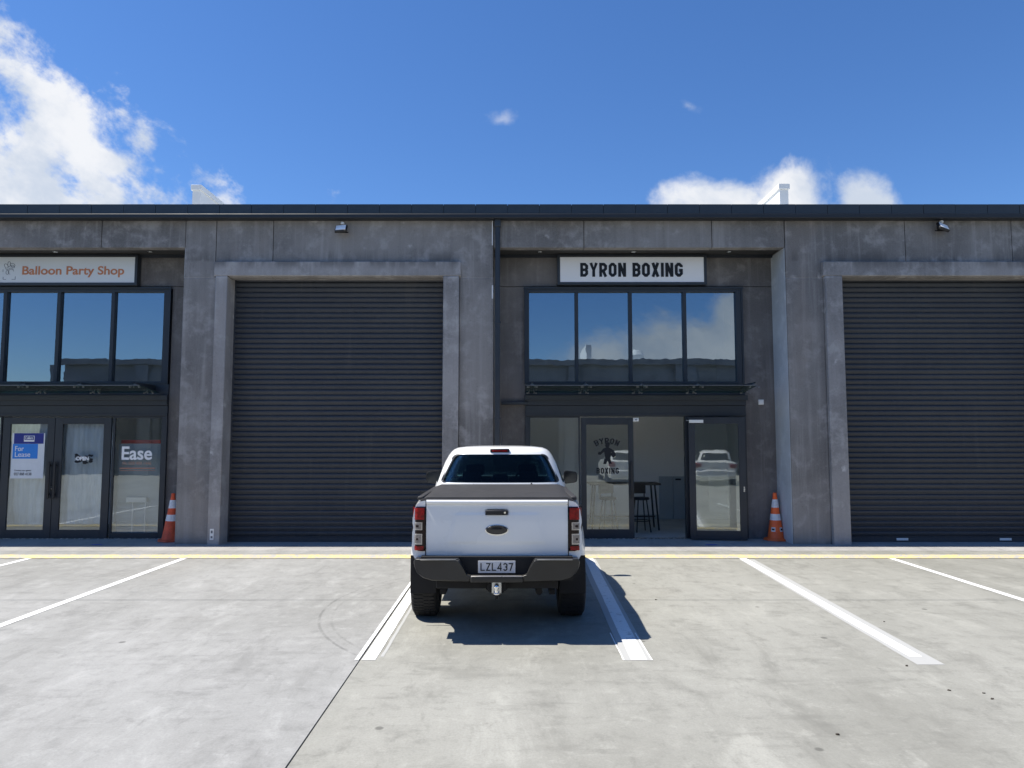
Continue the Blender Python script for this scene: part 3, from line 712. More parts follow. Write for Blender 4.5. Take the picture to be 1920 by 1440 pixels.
# ------------------------------------------------------------------ signs
def sign(u0, u1, v0, v1, label, face):
    Ys = YB-.14; x0, x1 = PX(u0, 507, Ys), PX(u1, 507, Ys); z0, z1 = PZ(v1, Ys), PZ(v0, Ys)
    t = thing('shop_sign', label, 'sign', ((x0+x1)/2, Ys, z0), 0); hw = (x1-x0)/2; hh = z1-z0; fr = .055
    bobj('board', [(-hw+fr, hw-fr, 0, .05, fr, hh-fr)], face, t)
    bobj('frame', [(-hw, -hw+fr-.001, -.012, .13, 0, hh), (hw-fr+.001, hw, -.012, .13, 0, hh), (-hw+fr, hw-fr, -.012, .13, 0, fr-.001), (-hw+fr, hw-fr, -.012, .13, hh-fr+.001, hh)], M['powder'], t, .004)
    return t, Ys, (x0+x1)/2, z0
t, Ys, cx, z0 = sign(1045, 1325, 477, 534, 'white framed sign reading BYRON BOXING in black block capitals over the gym windows', M['sign_white'])
ls, wd = octo('BYRON BOXING', .2, .56, .115)
xa, xb = PX(1088, 507, Ys)-cx, PX(1280, 507, Ys)-cx; za, zb = PZ(519, Ys)-z0, PZ(493, Ys)-z0
place_strokes('lettering', ls, .2, lambda x, z: (xa+x/wd*(xb-xa), za+z*(zb-za)), M['black_ink'], t, .004)
t, Ys, cx, z0 = sign(-16, 258, 477, 535, 'pale framed sign reading Balloon Party Shop in copper letters over the left windows', M['sign_grey'])
zc = PZ(508, Ys)-z0; wdt = PX(233, 507, Ys)-PX(42, 507, Ys)
text('lettering', 'Balloon Party Shop', .235, M['copper_ink'], t, ((PX(42, 507, Ys)+PX(233, 507, Ys))/2-cx, -.003, zc), wdt, .0045)
def el(cx_, cz_, rx, rz, n=14, a0=0, a1=2*PI, rot_=0):
    out = []
    for i in range(n):
        a = a0+(a1-a0)*i/(n-1 if a1-a0 < 6.2 else n); x, z = rx*math.cos(a), rz*math.sin(a)
        out.append((cx_+x*math.cos(rot_)-z*math.sin(rot_), cz_+x*math.sin(rot_)+z*math.cos(rot_)))
    return out
lx0 = PX(18, 507, Ys)-cx
lg = [(el(-.07, .10, .03, .05, rot_=.6), True), (el(-.015, .135, .028, .055), True), (el(.055, .12, .05, .03, rot_=-.3), True), (el(.06, .09, .04, .022, rot_=-.5), True),
      ([(-.13, .03), (-.13, -.02)], False), ([(-.12, -.12), (-.12, -.17), (-.06, -.17)], False), ([(.05, -.17), (.12, -.17), (.12, -.11)], False), (el(.03, -.02, .055, .05, a0=.3, a1=4.4), False), (el(-.04, -.03, .03, .04), True), ([(-.09, .05), (-.05, .02), (.02, .06), (.08, .03)], False)]
for g_ in lg: place_strokes('emblem_stroke', [g_], .008, lambda x, z: (lx0+x, zc+z), M['grey_ink'], t, .003)

# ------------------------------------------------------------------ glass prints and posters (parts of the doors)
def on(parent, u, v, y=YB):    # local position on a door leaf
    wx = PX(u, v, y); return wx-(bld.location.x+parent.location.x), PZ(v, y)
# gym print
gx, gz = on(dl, 1138, 850)
pm = (PX(1178, 850, YB)-PX(1138, 850, YB))/40
ls, wd = octo('BYRON', .2, .56, .17)
def arc(x, z):
    R = 42*pm; hh = 11*pm; th = (x/wd-.5)*1.0; r = R+z*hh
    return gx+r*math.sin(th), gz-(14-42)*pm*0+ (18*pm) + r*math.cos(th)-R
place_strokes('lettering', ls, .2, arc, M['black_ink'], dl, .004)
ls, wd2 = octo('BOXING', .2, .56, .14)
place_strokes('lettering', ls, .2, lambda x, z: (gx-20*pm+x/wd2*42*pm, gz-38*pm+z*11*pm), M['black_ink'], dl, .004)
bm = bmesh.new()
def blobpoly(pts, yo): bm.faces.new([bm.verts.new((gx+x*pm, yo, gz+z*pm)) for x, z in pts])
blobpoly(el(1, 15, 4.2, 5), -.0062); blobpoly([(-3, 18), (0, 21), (5, 20), (7, 16), (4, 17)], -.0070)
blobpoly([(-7, 9), (-2, 11), (4, 11), (9, 8), (8, -4), (5, -10), (-3, -10), (-5, 0)], -.0054)
blobpoly([(-7, 9), (-12, 3), (-15, -1), (-12, -3), (-8, 1), (-4, 4)], -.0058); blobpoly(el(-14, 0, 3.2, 3), -.0066)
blobpoly([(6, 9), (13, 6), (15, 0), (11, -3), (9, 2), (6, 4)], -.0060); blobpoly(el(12, -2, 4.5, 5.5), -.0068)
blobpoly([(-5, -10), (6, -10), (9, -19), (4, -20), (1, -14), (-2, -20), (-7, -20)], -.0064)
link('boxer_print', finish(bm), M['black_ink'], dl)
# for lease poster
px_, pz_ = on(d1_, 53, 855)
def rect(name, u0, u1, v0, v1, m, parent, y=-.005):
    a_, zt_ = on(parent, u0, v0); c_, zb_ = on(parent, u1, v1)
    return bobj(name, [(a_, c_, y, y+.0015, zb_, zt_)], m, parent)
rect('poster', 24, 81, 812, 897, M['paper'], d1_, -.006)
rect('poster_header', 27.5, 82, 812.3, 832, M['navy_ink'], d1_, -.008)
rect('poster_block', 25, 70.5, 832.3, 860, M['cyan_ink'], d1_, -.008)
rect('poster_logo', 46, 65, 817, 828, M['white_ink'], d1_, -.010); rect('poster_logo_band', 47, 64, 818, 825, M['navy_ink'], d1_, -.012)
x_, z_ = on(d1_, 55.5, 821.5); text('lettering', 'Colliers', .075, M['white_ink'], d1_, (x_, -.0135, z_), .15, .001)
x_, z_ = on(d1_, 43, 841.5); text('lettering', 'For', .14, M['white_ink'], d1_, (x_-.06, -.0095, z_), .17)
x_, z_ = on(d1_, 43, 852.5); text('lettering', 'Lease', .14, M['white_ink'], d1_, (x_-.0, -.0095, z_), .30)
x_, z_ = on(d1_, 43, 889); text('lettering', '027 808 4138', .075, M['grey_ink'], d1_, (x_, -.008, z_), .34, .001)
x_, z_ = on(d1_, 43, 882); text('lettering', 'Contact our agents', .045, M['grey_ink'], d1_, (x_, -.008, z_), .33)
# black splash print on the second door
x_, z_ = on(d2_, 157, 861)
bm = bmesh.new(); rr = random.Random(3)
for k in range(26):
    ax = rr.uniform(-.16, .16); az = rr.uniform(-.075, .085)-.1*abs(ax)*0; s = rr.uniform(.012, .034)
    bm.faces.new([bm.verts.new((x_+ax+s*1.6*math.cos(q)*rr.uniform(.7, 1.2), -.006-k*.0002, z_+az+s*math.sin(q)*rr.uniform(.7, 1.2))) for q in [j*PI/4 for j in range(8)]])
link('brush_print', finish(bm), M['black_ink'], d2_)
text('lettering', 'OPEN', .10, M['white_ink'], d2_, (x_-.02, -.014, z_+.01), .25, .004)
# Ease
x_, z_ = on(sw, 256, 851)
eas = text('lettering', 'Ease', .36, M['white_ink'], sw, (x_, -.006, z_), PX(285, 850, YB)-PX(228, 850, YB), .007)
x_, z_ = on(sw, 256, 869); text('lettering', 'Ph: 028 400 1446', .085, M['pale_orange'], sw, (x_, -.006, z_), .56)
rect('window_strip', 224, 290, 877.2, 878.6, M['orange_ink'], sw, -.006)
rect('window_strip', 224, 290, 882, 882.6, M['orange_ink'], sw, -.006)
# ------------------------------------------------------------------ canopies over the entrances
def canopy(fu, ru, label, xe0, xe1):
    t = thing('glass_canopy', label, 'canopy', (PX(fu[len(fu)//2], 722, 12.95), YB, 2.75), 0, 'frameless glass canopies over the shopfronts')
    ox, oy, oz = t.location; Yf, Yr = 13.12, YB-.12; Zf, Zr = PZ(723, Yf), PZ(737, Yr)
    xsf = [PX(u, 722, Yf+.12)-ox for u in fu]; 
    ed = [PX(xe0, 722, Yf)-ox]+[(p+q)/2 for p, q in zip(xsf[:-1], xsf[1:])]+[PX(xe1, 722, Yf)-ox]
    ed = [ed[0]]+xsf[1:-1]+[ed[-1]]
    for p, q in zip(ed[:-1], ed[1:]):
        bm = bmesh.new(); vs = []
        for z_o in (0, .013):
            for (x, y, z) in ((p+.006, Yf, Zf), (q-.006, Yf, Zf), (q-.006, Yr, Zr), (p+.006, Yr, Zr)): vs.append(bm.verts.new((x, y-oy, z-oz+z_o)))
        for f in ((0, 3, 2, 1), (4, 5, 6, 7), (0, 1, 5, 4), (1, 2, 6, 5), (2, 3, 7, 6), (3, 0, 4, 7)): bm.faces.new([vs[j] for j in f])
        link('pane', finish(bm), M['glass_canopy'], t)
        bobj('edge_trim', [(p+.006, q-.006, Yf-oy-.004, Yf-oy-.001, Zf-oz, Zf-oz+.012)], M['canopy_steel'], t)
    for x in xsf:
        bm = bmesh.new()
        # tapered arm above the glass
        pts = [(Yf+.05, Zf+.05), (Yf+.02, Zf+.07), (Yr+.09, Zr+.16), (Yr+.09, Zr+.03)]
        a_ = [bm.verts.new((x-.008, y-oy, z-oz)) for y, z in pts]; c_ = [bm.verts.new((x+.008, y-oy, z-oz)) for y, z in pts]
        bm.faces.new(a_); bm.faces.new(c_[::-1])
        for j in range(4): bm.faces.new((a_[j], a_[(j+1) % 4], c_[(j+1) % 4], c_[j]))
        link('arm', finish(bm), M['powder'], t)
        for (yy, zz) in ((Yf+.12, Zf-.003), (Yr-.12, Zr+.006)):
            bm = bmesh.new(); y = yy-oy; z = zz-oz
            for s1 in (-1, 1):
                tube(bm, (x, y, z+.05), (x+s1*.085, y-.03, z-.02), .007, 6)
                tube(bm, (x+s1*.085, y-.03, z-.028), (x+s1*.085, y-.03, z-.006), .019, 8)
                tube(bm, (x+s1*.05, y+.03, z-.02), (x+s1*.05, y+.03, z-.0), .013, 8)
            tube(bm, (x, y, z+.02), (x, y, z+.07), .013, 8)
            link('spider_fitting', finish(bm), M['canopy_steel'], t)
    return t
canopy([998, 1099, 1203, 1308, 1413], 0, 'glass canopy on steel spider fittings over the gym entrance', 985, 1420)
canopy([-165, -61, 45, 150, 254], 0, 'glass canopy on steel spider fittings over the party shop entrance', -176, 262)

# ------------------------------------------------------------------ floodlights, boxes, downlights
def flood(u, v, tilt, label):
    Y = YW-.16; x, z = PX(u, v, Y), PZ(v, Y)
    t = thing('floodlight', label, 'floodlight', (x, YW, z), 0, 'LED floodlights under the gutter')
    body = bpy.data.objects.new('lamp_body', None); COL.objects.link(body); body.parent = t; body.location = (0, -.16, 0); body.rotation_euler = (math.radians(-35), math.radians(tilt), math.radians(tilt))
    bobj('housing', [(-.115, .115, -.0, .055, -.085, .085)], M['black_plastic'], body, .012)
    bobj('lamp_cover', [(-.095, .095, -.008, -.001, -.06, .068)], M['lamp_glass'], body, .003)
    bm = bmesh.new(); tube(bm, (0, 0, .0), (0, -.12, -.02), .014, 8); box(bm, -.13, .13, -.10, -.085, -.08, -.06); box(bm, -.04, .04, -.03, 0, -.05, .05); o = link('bracket', finish(bm), M['black_plastic'], t)
    bm = bmesh.new(); lathe(bm, [(.0, -.02), (.03, -.015), (.038, .01), (.03, .035), (.0, .045)], 12); o = link('motion_sensor', finish(bm, 60), M['white_plastic'], t, (0.01, -.07, .10))
flood(639, 427, -4, 'black LED floodlight under the gutter above the left roller door')
flood(1770, 424, 14, 'black LED floodlight under the gutter above the right roller door, tilted sideways')
for u, lab in ((1013, 'small round downlight in the gym recess soffit, leftmost of the three'), (1188, 'small round downlight in the gym recess soffit, middle of the three'), (1367, 'small round downlight in the gym recess soffit, rightmost of the three'), (104, 'small round downlight in the party shop recess soffit, above the sign lettering'), (282, 'small round downlight in the party shop recess soffit, beside the left pillar')):
    Y = YW+.42; x = PX(u, 468, Y)
    t = thing('downlight', lab, 'downlight', (x, Y, ZL+.03), 0, 'downlights in the recess soffits')
    bm = bmesh.new(); lathe(bm, [(.03, -.001), (.045, -.010), (.052, -.004), (.052, 0)], 20); link('bezel', finish(bm, 40), M['steel'], t)
    bm = bmesh.new(); lathe(bm, [(.0, -.0025), (.030, -.0025)], 20); link('lens', finish(bm), M['white_plastic'], t)
Yp = YB-.0; x, z = PX(1427, 754, Yp), PZ(754, Yp)
t = thing('switch_box', 'small white square junction box on the recess wall right of the gym canopy', 'junction box', (x, Yp+.02, z))
bobj('cover', [(-.05, .05, -.035, 0, -.05, .05)], M['white_plastic'], t, .006); bobj('face_plate', [(-.036, .036, -.041, -.036, -.036, .036)], M['white_plastic'], t, .003)
x, z = PX(397, 1002, YS), PZ(1002, YS)
t = thing('wall_notice', 'small white upright sticker low on the concrete jamb left of the roller door', 'sticker', (x, YS, z))
bobj('notice_plate', [(-.035, .035, -.004, -.0008, -.10, .10)], M['white_plastic'], t)
bobj('print_block', [(-.018, .018, -.0055, -.0042, .02, .07), (-.018, .018, -.0055, -.0042, -.07, -.03)], M['grey_ink'], t)
x, z = PX(333, 754, YW), PZ(754, YW)
t = thing('switch_box', 'small white box on the pillar edge beside the party shop canopy', 'junction box', (bayA+.0, YW+.12, z)); bobj('cover', [(-.03, -.001, -.05, .05, -.06, .06)], M['white_plastic'], t, .005)
# door closer and sensor on the gym doors
t = thing('door_sensor', 'small white sensor box at the top of the open gym doorway', 'sensor', (PX(1192, 787, YB-.05), YB-.04, PZ(787, YB-.05)))
bobj('case', [(-.055, .055, -.04, .0, -.035, .035)], M['white_plastic'], t, .006); bobj('lens', [(-.02, .02, -.046, -.041, -.01, .01)], M['grey_ink'], t)
t = thing('door_closer', 'white closer plate at the top of the open gym door', 'door closer', (PX(1305, 790, YB-.21), YB-.21, PZ(790, YB-.21)), -math.radians(6.1))
bobj('case', [(-.135, .135, -.03, -.0, -.03, .03)], M['white_plastic'], t, .006); bobj('arm', [(-.19, -.137, -.02, -.008, .01, .025)], M['steel'], t)

# ------------------------------------------------------------------ furniture inside
t = thing('bar_table', 'tall black framed bar table standing inside the gym doorway', 'table', (PX(1170, 970, 15.4), 15.45, .012)); zt = PZ(905, 15.4)-.012
hx = PX(1236, 960, 15.4)-PX(1170, 960, 15.4)
bobj('tabletop', [(-hx, hx, -.3, .3, zt-.04, zt)], M['black_plastic'], t, .004)
for sx in (-1, 1):
    for sy in (-1, 1):
        bm = bmesh.new(); tube(bm, (sx*(hx-.05), sy*.26, 0), (sx*(hx-.12), sy*.22, zt-.041), .02, 8); link('leg', finish(bm, 40), M['black_plastic'], t)
bobj('foot_rail', [(-hx+.08, hx-.08, -.01, .01, .25, .28)], M['black_plastic'], t)
def stool(x, y, lab):
    t = thing('bar_stool', lab, 'stool', (x, y, .012), .2, 'stools at the gym table')
    bm = bmesh.new(); lathe(bm, [(0, .66), (.17, .66), (.185, .68), (.17, .71), (0, .715)], 24); link('seat', finish(bm, 50), M['black_plastic'], t)
    for k in range(4):
        a_ = PI/4+k*PI/2; bm = bmesh.new(); tube(bm, (.22*math.cos(a_), .22*math.sin(a_), 0), (.13*math.cos(a_), .13*math.sin(a_), .659), .014, 8); link('leg', finish(bm, 40), M['black_plastic'], t)
    bm = bmesh.new(); box(bm, -.16, .16, .12, .145, .78, 1.0); box(bm, -.14, -.12, .12, .14, .70, .79); box(bm, .12, .14, .12, .14, .70, .79); link('backrest', finish(bm), M['black_plastic'], t)
    bm = bmesh.new(); lathe(bm, [(.185, .22), (.20, .23), (.185, .24)], 20); link('foot_ring', finish(bm, 50), M['black_plastic'], t)
stool(PX(1200, 960, 15.1), 15.0, 'black bar stool nearest the open gym doorway')
stool(PX(1140, 960, 15.1), 15.05, 'black bar stool behind the printed gym door')
t = thing('side_table', 'small white table standing behind the window print on the left shop', 'table', (PX(277, 970, YB+.6), YB+.22+.35, .012))
t.location.y = YB+.15; t.location.z = .012
zt = PZ(934, YB+.1)
bobj('tabletop', [(-.20, .20, -.03, .05, zt-.10, zt)], M['white_plastic'], t, .006); bobj('leg', [(-.09, -.07, -.0, .02, 0, zt-.10)], M['white_plastic'], t); bobj('leg', [(.16, .18, -.0, .02, 0, zt-.10)], M['white_plastic'], t)

# ------------------------------------------------------------------ traffic cones
def cone(u, v, m, label, rz, tag=True, lean=0):
    x, y = G(u, v)
    t = thing('traffic_cone', label, 'traffic cone', (x, y, 0.002), rz, 'orange traffic cones by the shopfronts'); t.rotation_euler = (0, lean, rz)
    bm = bmesh.new(); n = 8; pts = []
    for i in range(n): a_ = PI/8+i*PI/4; pts.append((.235*math.cos(a_), .235*math.sin(a_)))
    a_ = [bm.verts.new((x_, y_, 0)) for x_, y_ in pts]; c_ = [bm.verts.new((x_*.95, y_*.95, .035)) for x_, y_ in pts]
    bm.faces.new(a_[::-1]); bm.faces.new(c_)
    for i in range(n): bm.faces.new((a_[i], a_[(i+1) % n], c_[(i+1) % n], c_[i]))
    add_bevel(link('base', finish(bm), m, t), .006)
    R = lambda z: .155-(.155-.030)*(z-.03)/.87
    bm = bmesh.new(); rg = lathe(bm, [(.175, .035), (R(.06), .06), (R(.5), .5), (R(.86), .86), (R(.87)+.004, .875), (R(.90), .90), (.018, .902), (.016, .86)], 28); link('body', finish(bm, 40), m, t)
    for z0_, z1_ in ((.62, .775), (.38, .50)):
        bm = bmesh.new(); lathe(bm, [(R(z0_)+.002, z0_), (R(z1_)+.002, z1_)], 28); link('reflective_band', finish(bm, 60), M['cone_band'], t)
    if tag:
        for a0 in (-PI/2+.25, -PI/2-1.0):
            bm = bmesh.new(); pr = None
            for i in range(7):
                an = a0-rz+i*.10; 
                p1 = bm.verts.new(((R(.17)+.003)*math.cos(an), (R(.17)+.003)*math.sin(an), .17)); p2 = bm.verts.new(((R(.25)+.003)*math.cos(an), (R(.25)+.003)*math.sin(an), .25))
                if pr: bm.faces.new((pr[0], p1, p2, pr[1]))
                pr = (p1, p2)
            link('sticker', finish(bm, 60), M['cone_band'], t)
            bm = bmesh.new(); pr = None
            for i in range(1, 6):
                an = a0-rz+i*.10; 
                p1 = bm.verts.new(((R(.195)+.005)*math.cos(an), (R(.195)+.005)*math.sin(an), .195)); p2 = bm.verts.new(((R(.228)+.005)*math.cos(an), (R(.228)+.005)*math.sin(an), .228))
                if pr: bm.faces.new((pr[0], p1, p2, pr[1]))
                pr = (p1, p2)
            link('sticker_print', finish(bm, 60), M['black_ink'], t)
cone(1455, 1012.5, M['cone'], 'bright orange cone with two white bands against the pale recess edge by the gym', .15)
cone(319, 1014.5, M['cone_dirty'], 'weathered orange cone half hidden behind the left concrete pillar', .5, False, 0.03)

# ------------------------------------------------------------------ vehicles
def dg(): return bpy.context.evaluated_depsgraph_get()
def baked(o):
    bpy.context.view_layer.update(); me = bpy.data.meshes.new_from_object(o.evaluated_get(dg())); return me
def boolean(me, cutters, op='DIFFERENCE'):
    o = bpy.data.objects.new('tmp', me); COL.objects.link(o); tmp = [o]
    for c in cutters:
        co = bpy.data.objects.new('tmpc', c); COL.objects.link(co); tmp.append(co)
        md = o.modifiers.new('b', 'BOOLEAN'); md.operation = op; md.solver = 'EXACT'; md.object = co
    r = baked(o)
    for x in tmp: bpy.data.objects.remove(x)
    return r
def smoothm(me, a=35):
    for p in me.polygons: p.use_smooth = True
    me.set_sharp_from_angle(angle=math.radians(a)); me.materials.clear(); return me
def loops_solid(loops):
    bm = bmesh.new(); R = [[bm.verts.new(p) for p in L] for L in loops]; n = len(loops[0])
    for a_, b_ in zip(R[:-1], R[1:]):
        for i in range(n): bm.faces.new((a_[i], a_[(i+1) % n], b_[(i+1) % n], b_[i]))
    bm.faces.new(R[0][::-1]); bm.faces.new(R[-1])
    bmesh.ops.recalc_face_normals(bm, faces=bm.faces); me = bpy.data.meshes.new('m'); bm.to_mesh(me); bm.free(); return me
def interp(tab, x):
    if x <= tab[0][0]: return tab[0][1]
    for (a_, va), (b_, vb) in zip(tab[:-1], tab[1:]):
        if x <= b_:
            t_ = (x-a_)/(b_-a_); t_ = t_*t_*(3-2*t_) if len(tab) > 9 else t_
            return va+(vb-va)*t_
    return tab[-1][1]
def cab_solid(levels, off, n=64, ex=5.0):
    """levels: (z, halfwidth, yrear, yfront)"""
    loops = []
    for (z, hw, yr, yf) in levels:
        L = []; cy = (yr+yf)/2; hl = (yf-yr)/2-off; hw_ = hw-off
        for i in range(n):
            a_ = 2*PI*i/n; c, s = math.cos(a_), math.sin(a_)
            r = (abs(c)**ex+abs(s)**ex)**(-1/ex)
            x = hw_*c*r; y = hl*s*r
            if y < 0: y += .05*(abs(x)/max(hw_, .01))**2*(1 if hl > .3 else 0)      # rear bows outwards in the middle
            L.append((x, cy+y, z-(off if z > levels[-3][0] else 0)))
        loops.append(L)
    return loops_solid(loops)
def prism(pts, axis, a0, a1):
    bm = bmesh.new(); A_ = []; B_ = []
    for p, q in pts:
        if axis == 'y': A_.append(bm.verts.new((p, a0, q))); B_.append(bm.verts.new((p, a1, q)))
        else: A_.append(bm.verts.new((a0, p, q))); B_.append(bm.verts.new((a1, p, q)))
    bm.faces.new(A_); bm.faces.new(B_[::-1]); n = len(pts)
    for i in range(n): bm.faces.new((A_[(i+1) % n], A_[i], B_[i], B_[(i+1) % n]))
    bmesh.ops.recalc_face_normals(bm, faces=bm.faces); me = bpy.data.meshes.new('m'); bm.to_mesh(me); bm.free(); return me
def roundpoly(pts, r, n=5):
    out = []; k = len(pts)
    for i in range(k):
        p = Vector(pts[i]); a_ = Vector(pts[i-1]); c_ = Vector(pts[(i+1) % k])
        d1 = (a_-p).normalized(); d2 = (c_-p).normalized(); p1 = p+d1*r; p2 = p+d2*r
        for j in range(n+1):
            t_ = j/n; q = p1*(1-t_)**2+p*2*t_*(1-t_)+p2*t_**2; out.append((q.x, q.y))
    return out
def body_solid(stations, prof):
    """prof(y) -> list of (x,z) for the right half from bottom centre to top centre"""
    loops = []
    for y in stations:
        h = prof(y); L = [(x, y, z) for x, z in h]+[(-x, y, z) for x, z in h[::-1][1:-1]]
        loops.append(L)
    return loops_solid(loops)

def wheel(parent, x, y, r, wd, side):
    wh = bpy.data.objects.new('wheel', None); COL.objects.link(wh); wh.parent = parent; wh.location = (x, y, r)
    h = wd/2; bm = bmesh.new()
    lathe(bm, [(r*.62, -h*.9), (r*.80, -h), (r*.93, -h*.94), (r*.985, -h*.80), (r, -h*.55), (r, h*.55), (r*.985, h*.80), (r*.93, h*.94), (r*.80, h), (r*.62, h*.9)], 56, 'X')
    for g in (-.45, -.15, .15, .45):   # tread grooves as dark insets
        pass
    n = 56
    for k in range(n):
        a_ = 2*PI*k/n
        for xx in (-h*.62, -h*.2, h*.2, h*.62):
            q = Matrix.Rotation(a_+(.03 if xx > 0 else -.03), 4, 'X'); v0 = len(bm.verts)
            res = []
            for (dx, dy, dz) in ((-h*.17, -.013, r-.003), (h*.17, -.013, r-.003), (h*.17, .013, r-.003), (-h*.17, .013, r-.003), (-h*.17, -.011, r+.007), (h*.17, -.011, r+.007), (h*.17, .011, r+.007), (-h*.17, .011, r+.007)):
                res.append(bm.verts.new(q@Vector((xx+dx, dy, dz))))
            for f in ((4, 5, 6, 7), (0, 1, 5, 4), (1, 2, 6, 5), (2, 3, 7, 6), (3, 0, 4, 7)): bm.faces.new([res[j] for j in f])
    link('tyre', finish(bm, 40), M['rubber'], wh)
    bm = bmesh.new(); lathe(bm, [(r*.63, -h*.88), (r*.58, -h*.7), (r*.56, h*.7), (r*.63, h*.88)], 40, 'X')
    for k in range(6):
        a_ = k*PI/3; q = Matrix.Rotation(a_, 4, 'X'); res = []
        for (dx, dy, dz) in ((side*h*.5, -.03, .04), (side*h*.5, .03, .04), (side*h*.62, .05, r*.6), (side*h*.62, -.05, r*.6), (side*h*.7, -.03, .04), (side*h*.7, .03, .04), (side*h*.82, .05, r*.6), (side*h*.82, -.05, r*.6)): res.append(bm.verts.new(q@Vector((dx, dy, dz))))
        for f in ((0, 3, 2, 1), (4, 5, 6, 7), (0, 1, 5, 4), (1, 2, 6, 5), (2, 3, 7, 6), (3, 0, 4, 7)): bm.faces.new([res[j] for j in f])
    tube(bm, (side*h*.3, 0, 0), (side*h*.8, 0, 0), .07, 16)
    link('rim', finish(bm, 40), M['rim'], wh)
def smooth(t_): t_ = max(0, min(1, t_)); return t_*t_*(3-2*t_)

TX = -.148; TAXLE = 8.10; YT = -1.0
truck = thing('pickup_truck', 'white double cab pickup parked nose in with a grey tonneau cover and plate LZL437', 'pickup truck', (TX, TAXLE, 0.0))
RW = .395; WB = 3.22
def hwid(y):
    return interp([(-1.02, .835), (-.9, .850), (-.6, .872), (0, .895), (.7, .885), (2.6, .885), (3.3, .90), (3.8, .86), (4.05, .76)], y)
def ztop(y): return interp([(-1.02, 1.335), (.6, 1.365), (2.5, 1.30), (2.75, 1.20), (3.6, 1.10), (3.95, 1.0), (4.05, .9)], y)
def flare(y, z):
    f_ = 0
    for yc in (0, WB):
        dd = math.hypot(y-yc, (z-RW)); f_ = max(f_, .052*smooth(1-abs(dd-.52)/.22)*smooth((z-.35)/.2))
    return f_
def tprof(y):
    hw = hwid(y); zt = ztop(y); zb = .48 if y > -.45 else .70; h = [(0, zb), (hw*.55, zb)]
    zs = [zb, zb+.03, zb+.1, .66, .72, .78, .84, .90, .98, 1.06, 1.14]
    for i, z in enumerate(zs):
        z = zb+(zt-.13-zb)*i/len(zs)*1.0
        e = .05*(1-smooth((z-zb)/.14)); bl = -.012*((z-.95)/.4)**2
        h.append((hw-e+bl+flare(y, z)-(.012*math.exp(-((z-1.06)/.02)**2)), z))
    tw = hw-.12
    for k in range(6):
        a_ = PI/2*k/5; h.append((tw+.108*math.cos(a_)-.0, zt-.13+.13*math.sin(a_)*.98))
    h.append((tw*.5, zt+.0)); h.append((0, zt+.0)); return h
sts = [-.985+i*.0525 for i in range(97)]
body = body_solid(sts, tprof)
cut = []
for yc in (0, WB):
    bm = bmesh.new(); tube(bm, (-1.3, yc, RW+.02), (1.3, yc, RW+.02), .485, 48); bmesh.ops.recalc_face_normals(bm, faces=bm.faces); m_ = bpy.data.meshes.new('m'); bm.to_mesh(m_); bm.free(); cut.append(m_)
body = boolean(body, cut)
bo = link('body', smoothm(body, 38), M['paint_white'], truck)
LV = [(1.34, .845, .57, 2.62), (1.42, .825, .60, 2.52), (1.50, .793, .64, 2.40), (1.58, .757, .675, 2.27), (1.66, .716, .71, 2.13), (1.73, .674, .745, 2.01), (1.78, .636, .775, 1.91), (1.81, .602, .80, 1.84), (1.832, .55, .84, 1.77), (1.845, .44, .92, 1.68), (1.853, .28, 1.05, 1.55), (1.856, .08, 1.2, 1.4)]
outer = cab_solid(LV, 0); inner = cab_solid(LV, .035)
rwin = roundpoly([(-.735, 1.412), (.735, 1.412), (.570, 1.752), (-.570, 1.752)], .06)
wwin = roundpoly([(-.68, 1.40), (.68, 1.40), (.55, 1.74), (-.55, 1.74)], .05)
swin1 = roundpoly([(.86, 1.40), (1.50, 1.40), (1.50, 1.73), (1.05, 1.73)], .05); swin2 = roundpoly([(1.58, 1.40), (2.32, 1.40), (1.92, 1.73), (1.58, 1.73)], .05)
shell = boolean(outer, [inner]); 
shell = boolean(shell, [prism(rwin, 'y', .2, 1.0), prism(wwin, 'y', 1.7, 3.0), prism(swin1, 'x', -1.2, 1.2), prism(swin2, 'x', -1.2, 1.2)])
link('cab', smoothm(shell, 40), M['paint_white'], truck)
def scaled(pts, s):
    cx_ = sum(p[0] for p in pts)/len(pts); cz_ = sum(p[1] for p in pts)/len(pts); return [(cx_+(p[0]-cx_)*s, cz_+(p[1]-cz_)*s) for p in pts]
gshell = boolean(cab_solid(LV, .006), [cab_solid(LV, .011)])
for nm, pts, ax, lo, hi in (('rear_window', rwin, 'y', .2, 1.0), ('windscreen', wwin, 'y', 1.7, 3.0)):
    g = boolean(gshell.copy(), [prism(scaled(pts, 1.02), ax, lo, hi)], 'INTERSECT'); link(nm, smoothm(g, 60), M['glass_car'], truck)
for pts in (swin1, swin2):
    for lo, hi in ((-1.2, -.3), (.3, 1.2)):
        g = boolean(gshell.copy(), [prism(scaled(pts, 1.02), 'x', lo, hi)], 'INTERSECT'); link('side_window', smoothm(g, 60), M['glass_car'], truck)
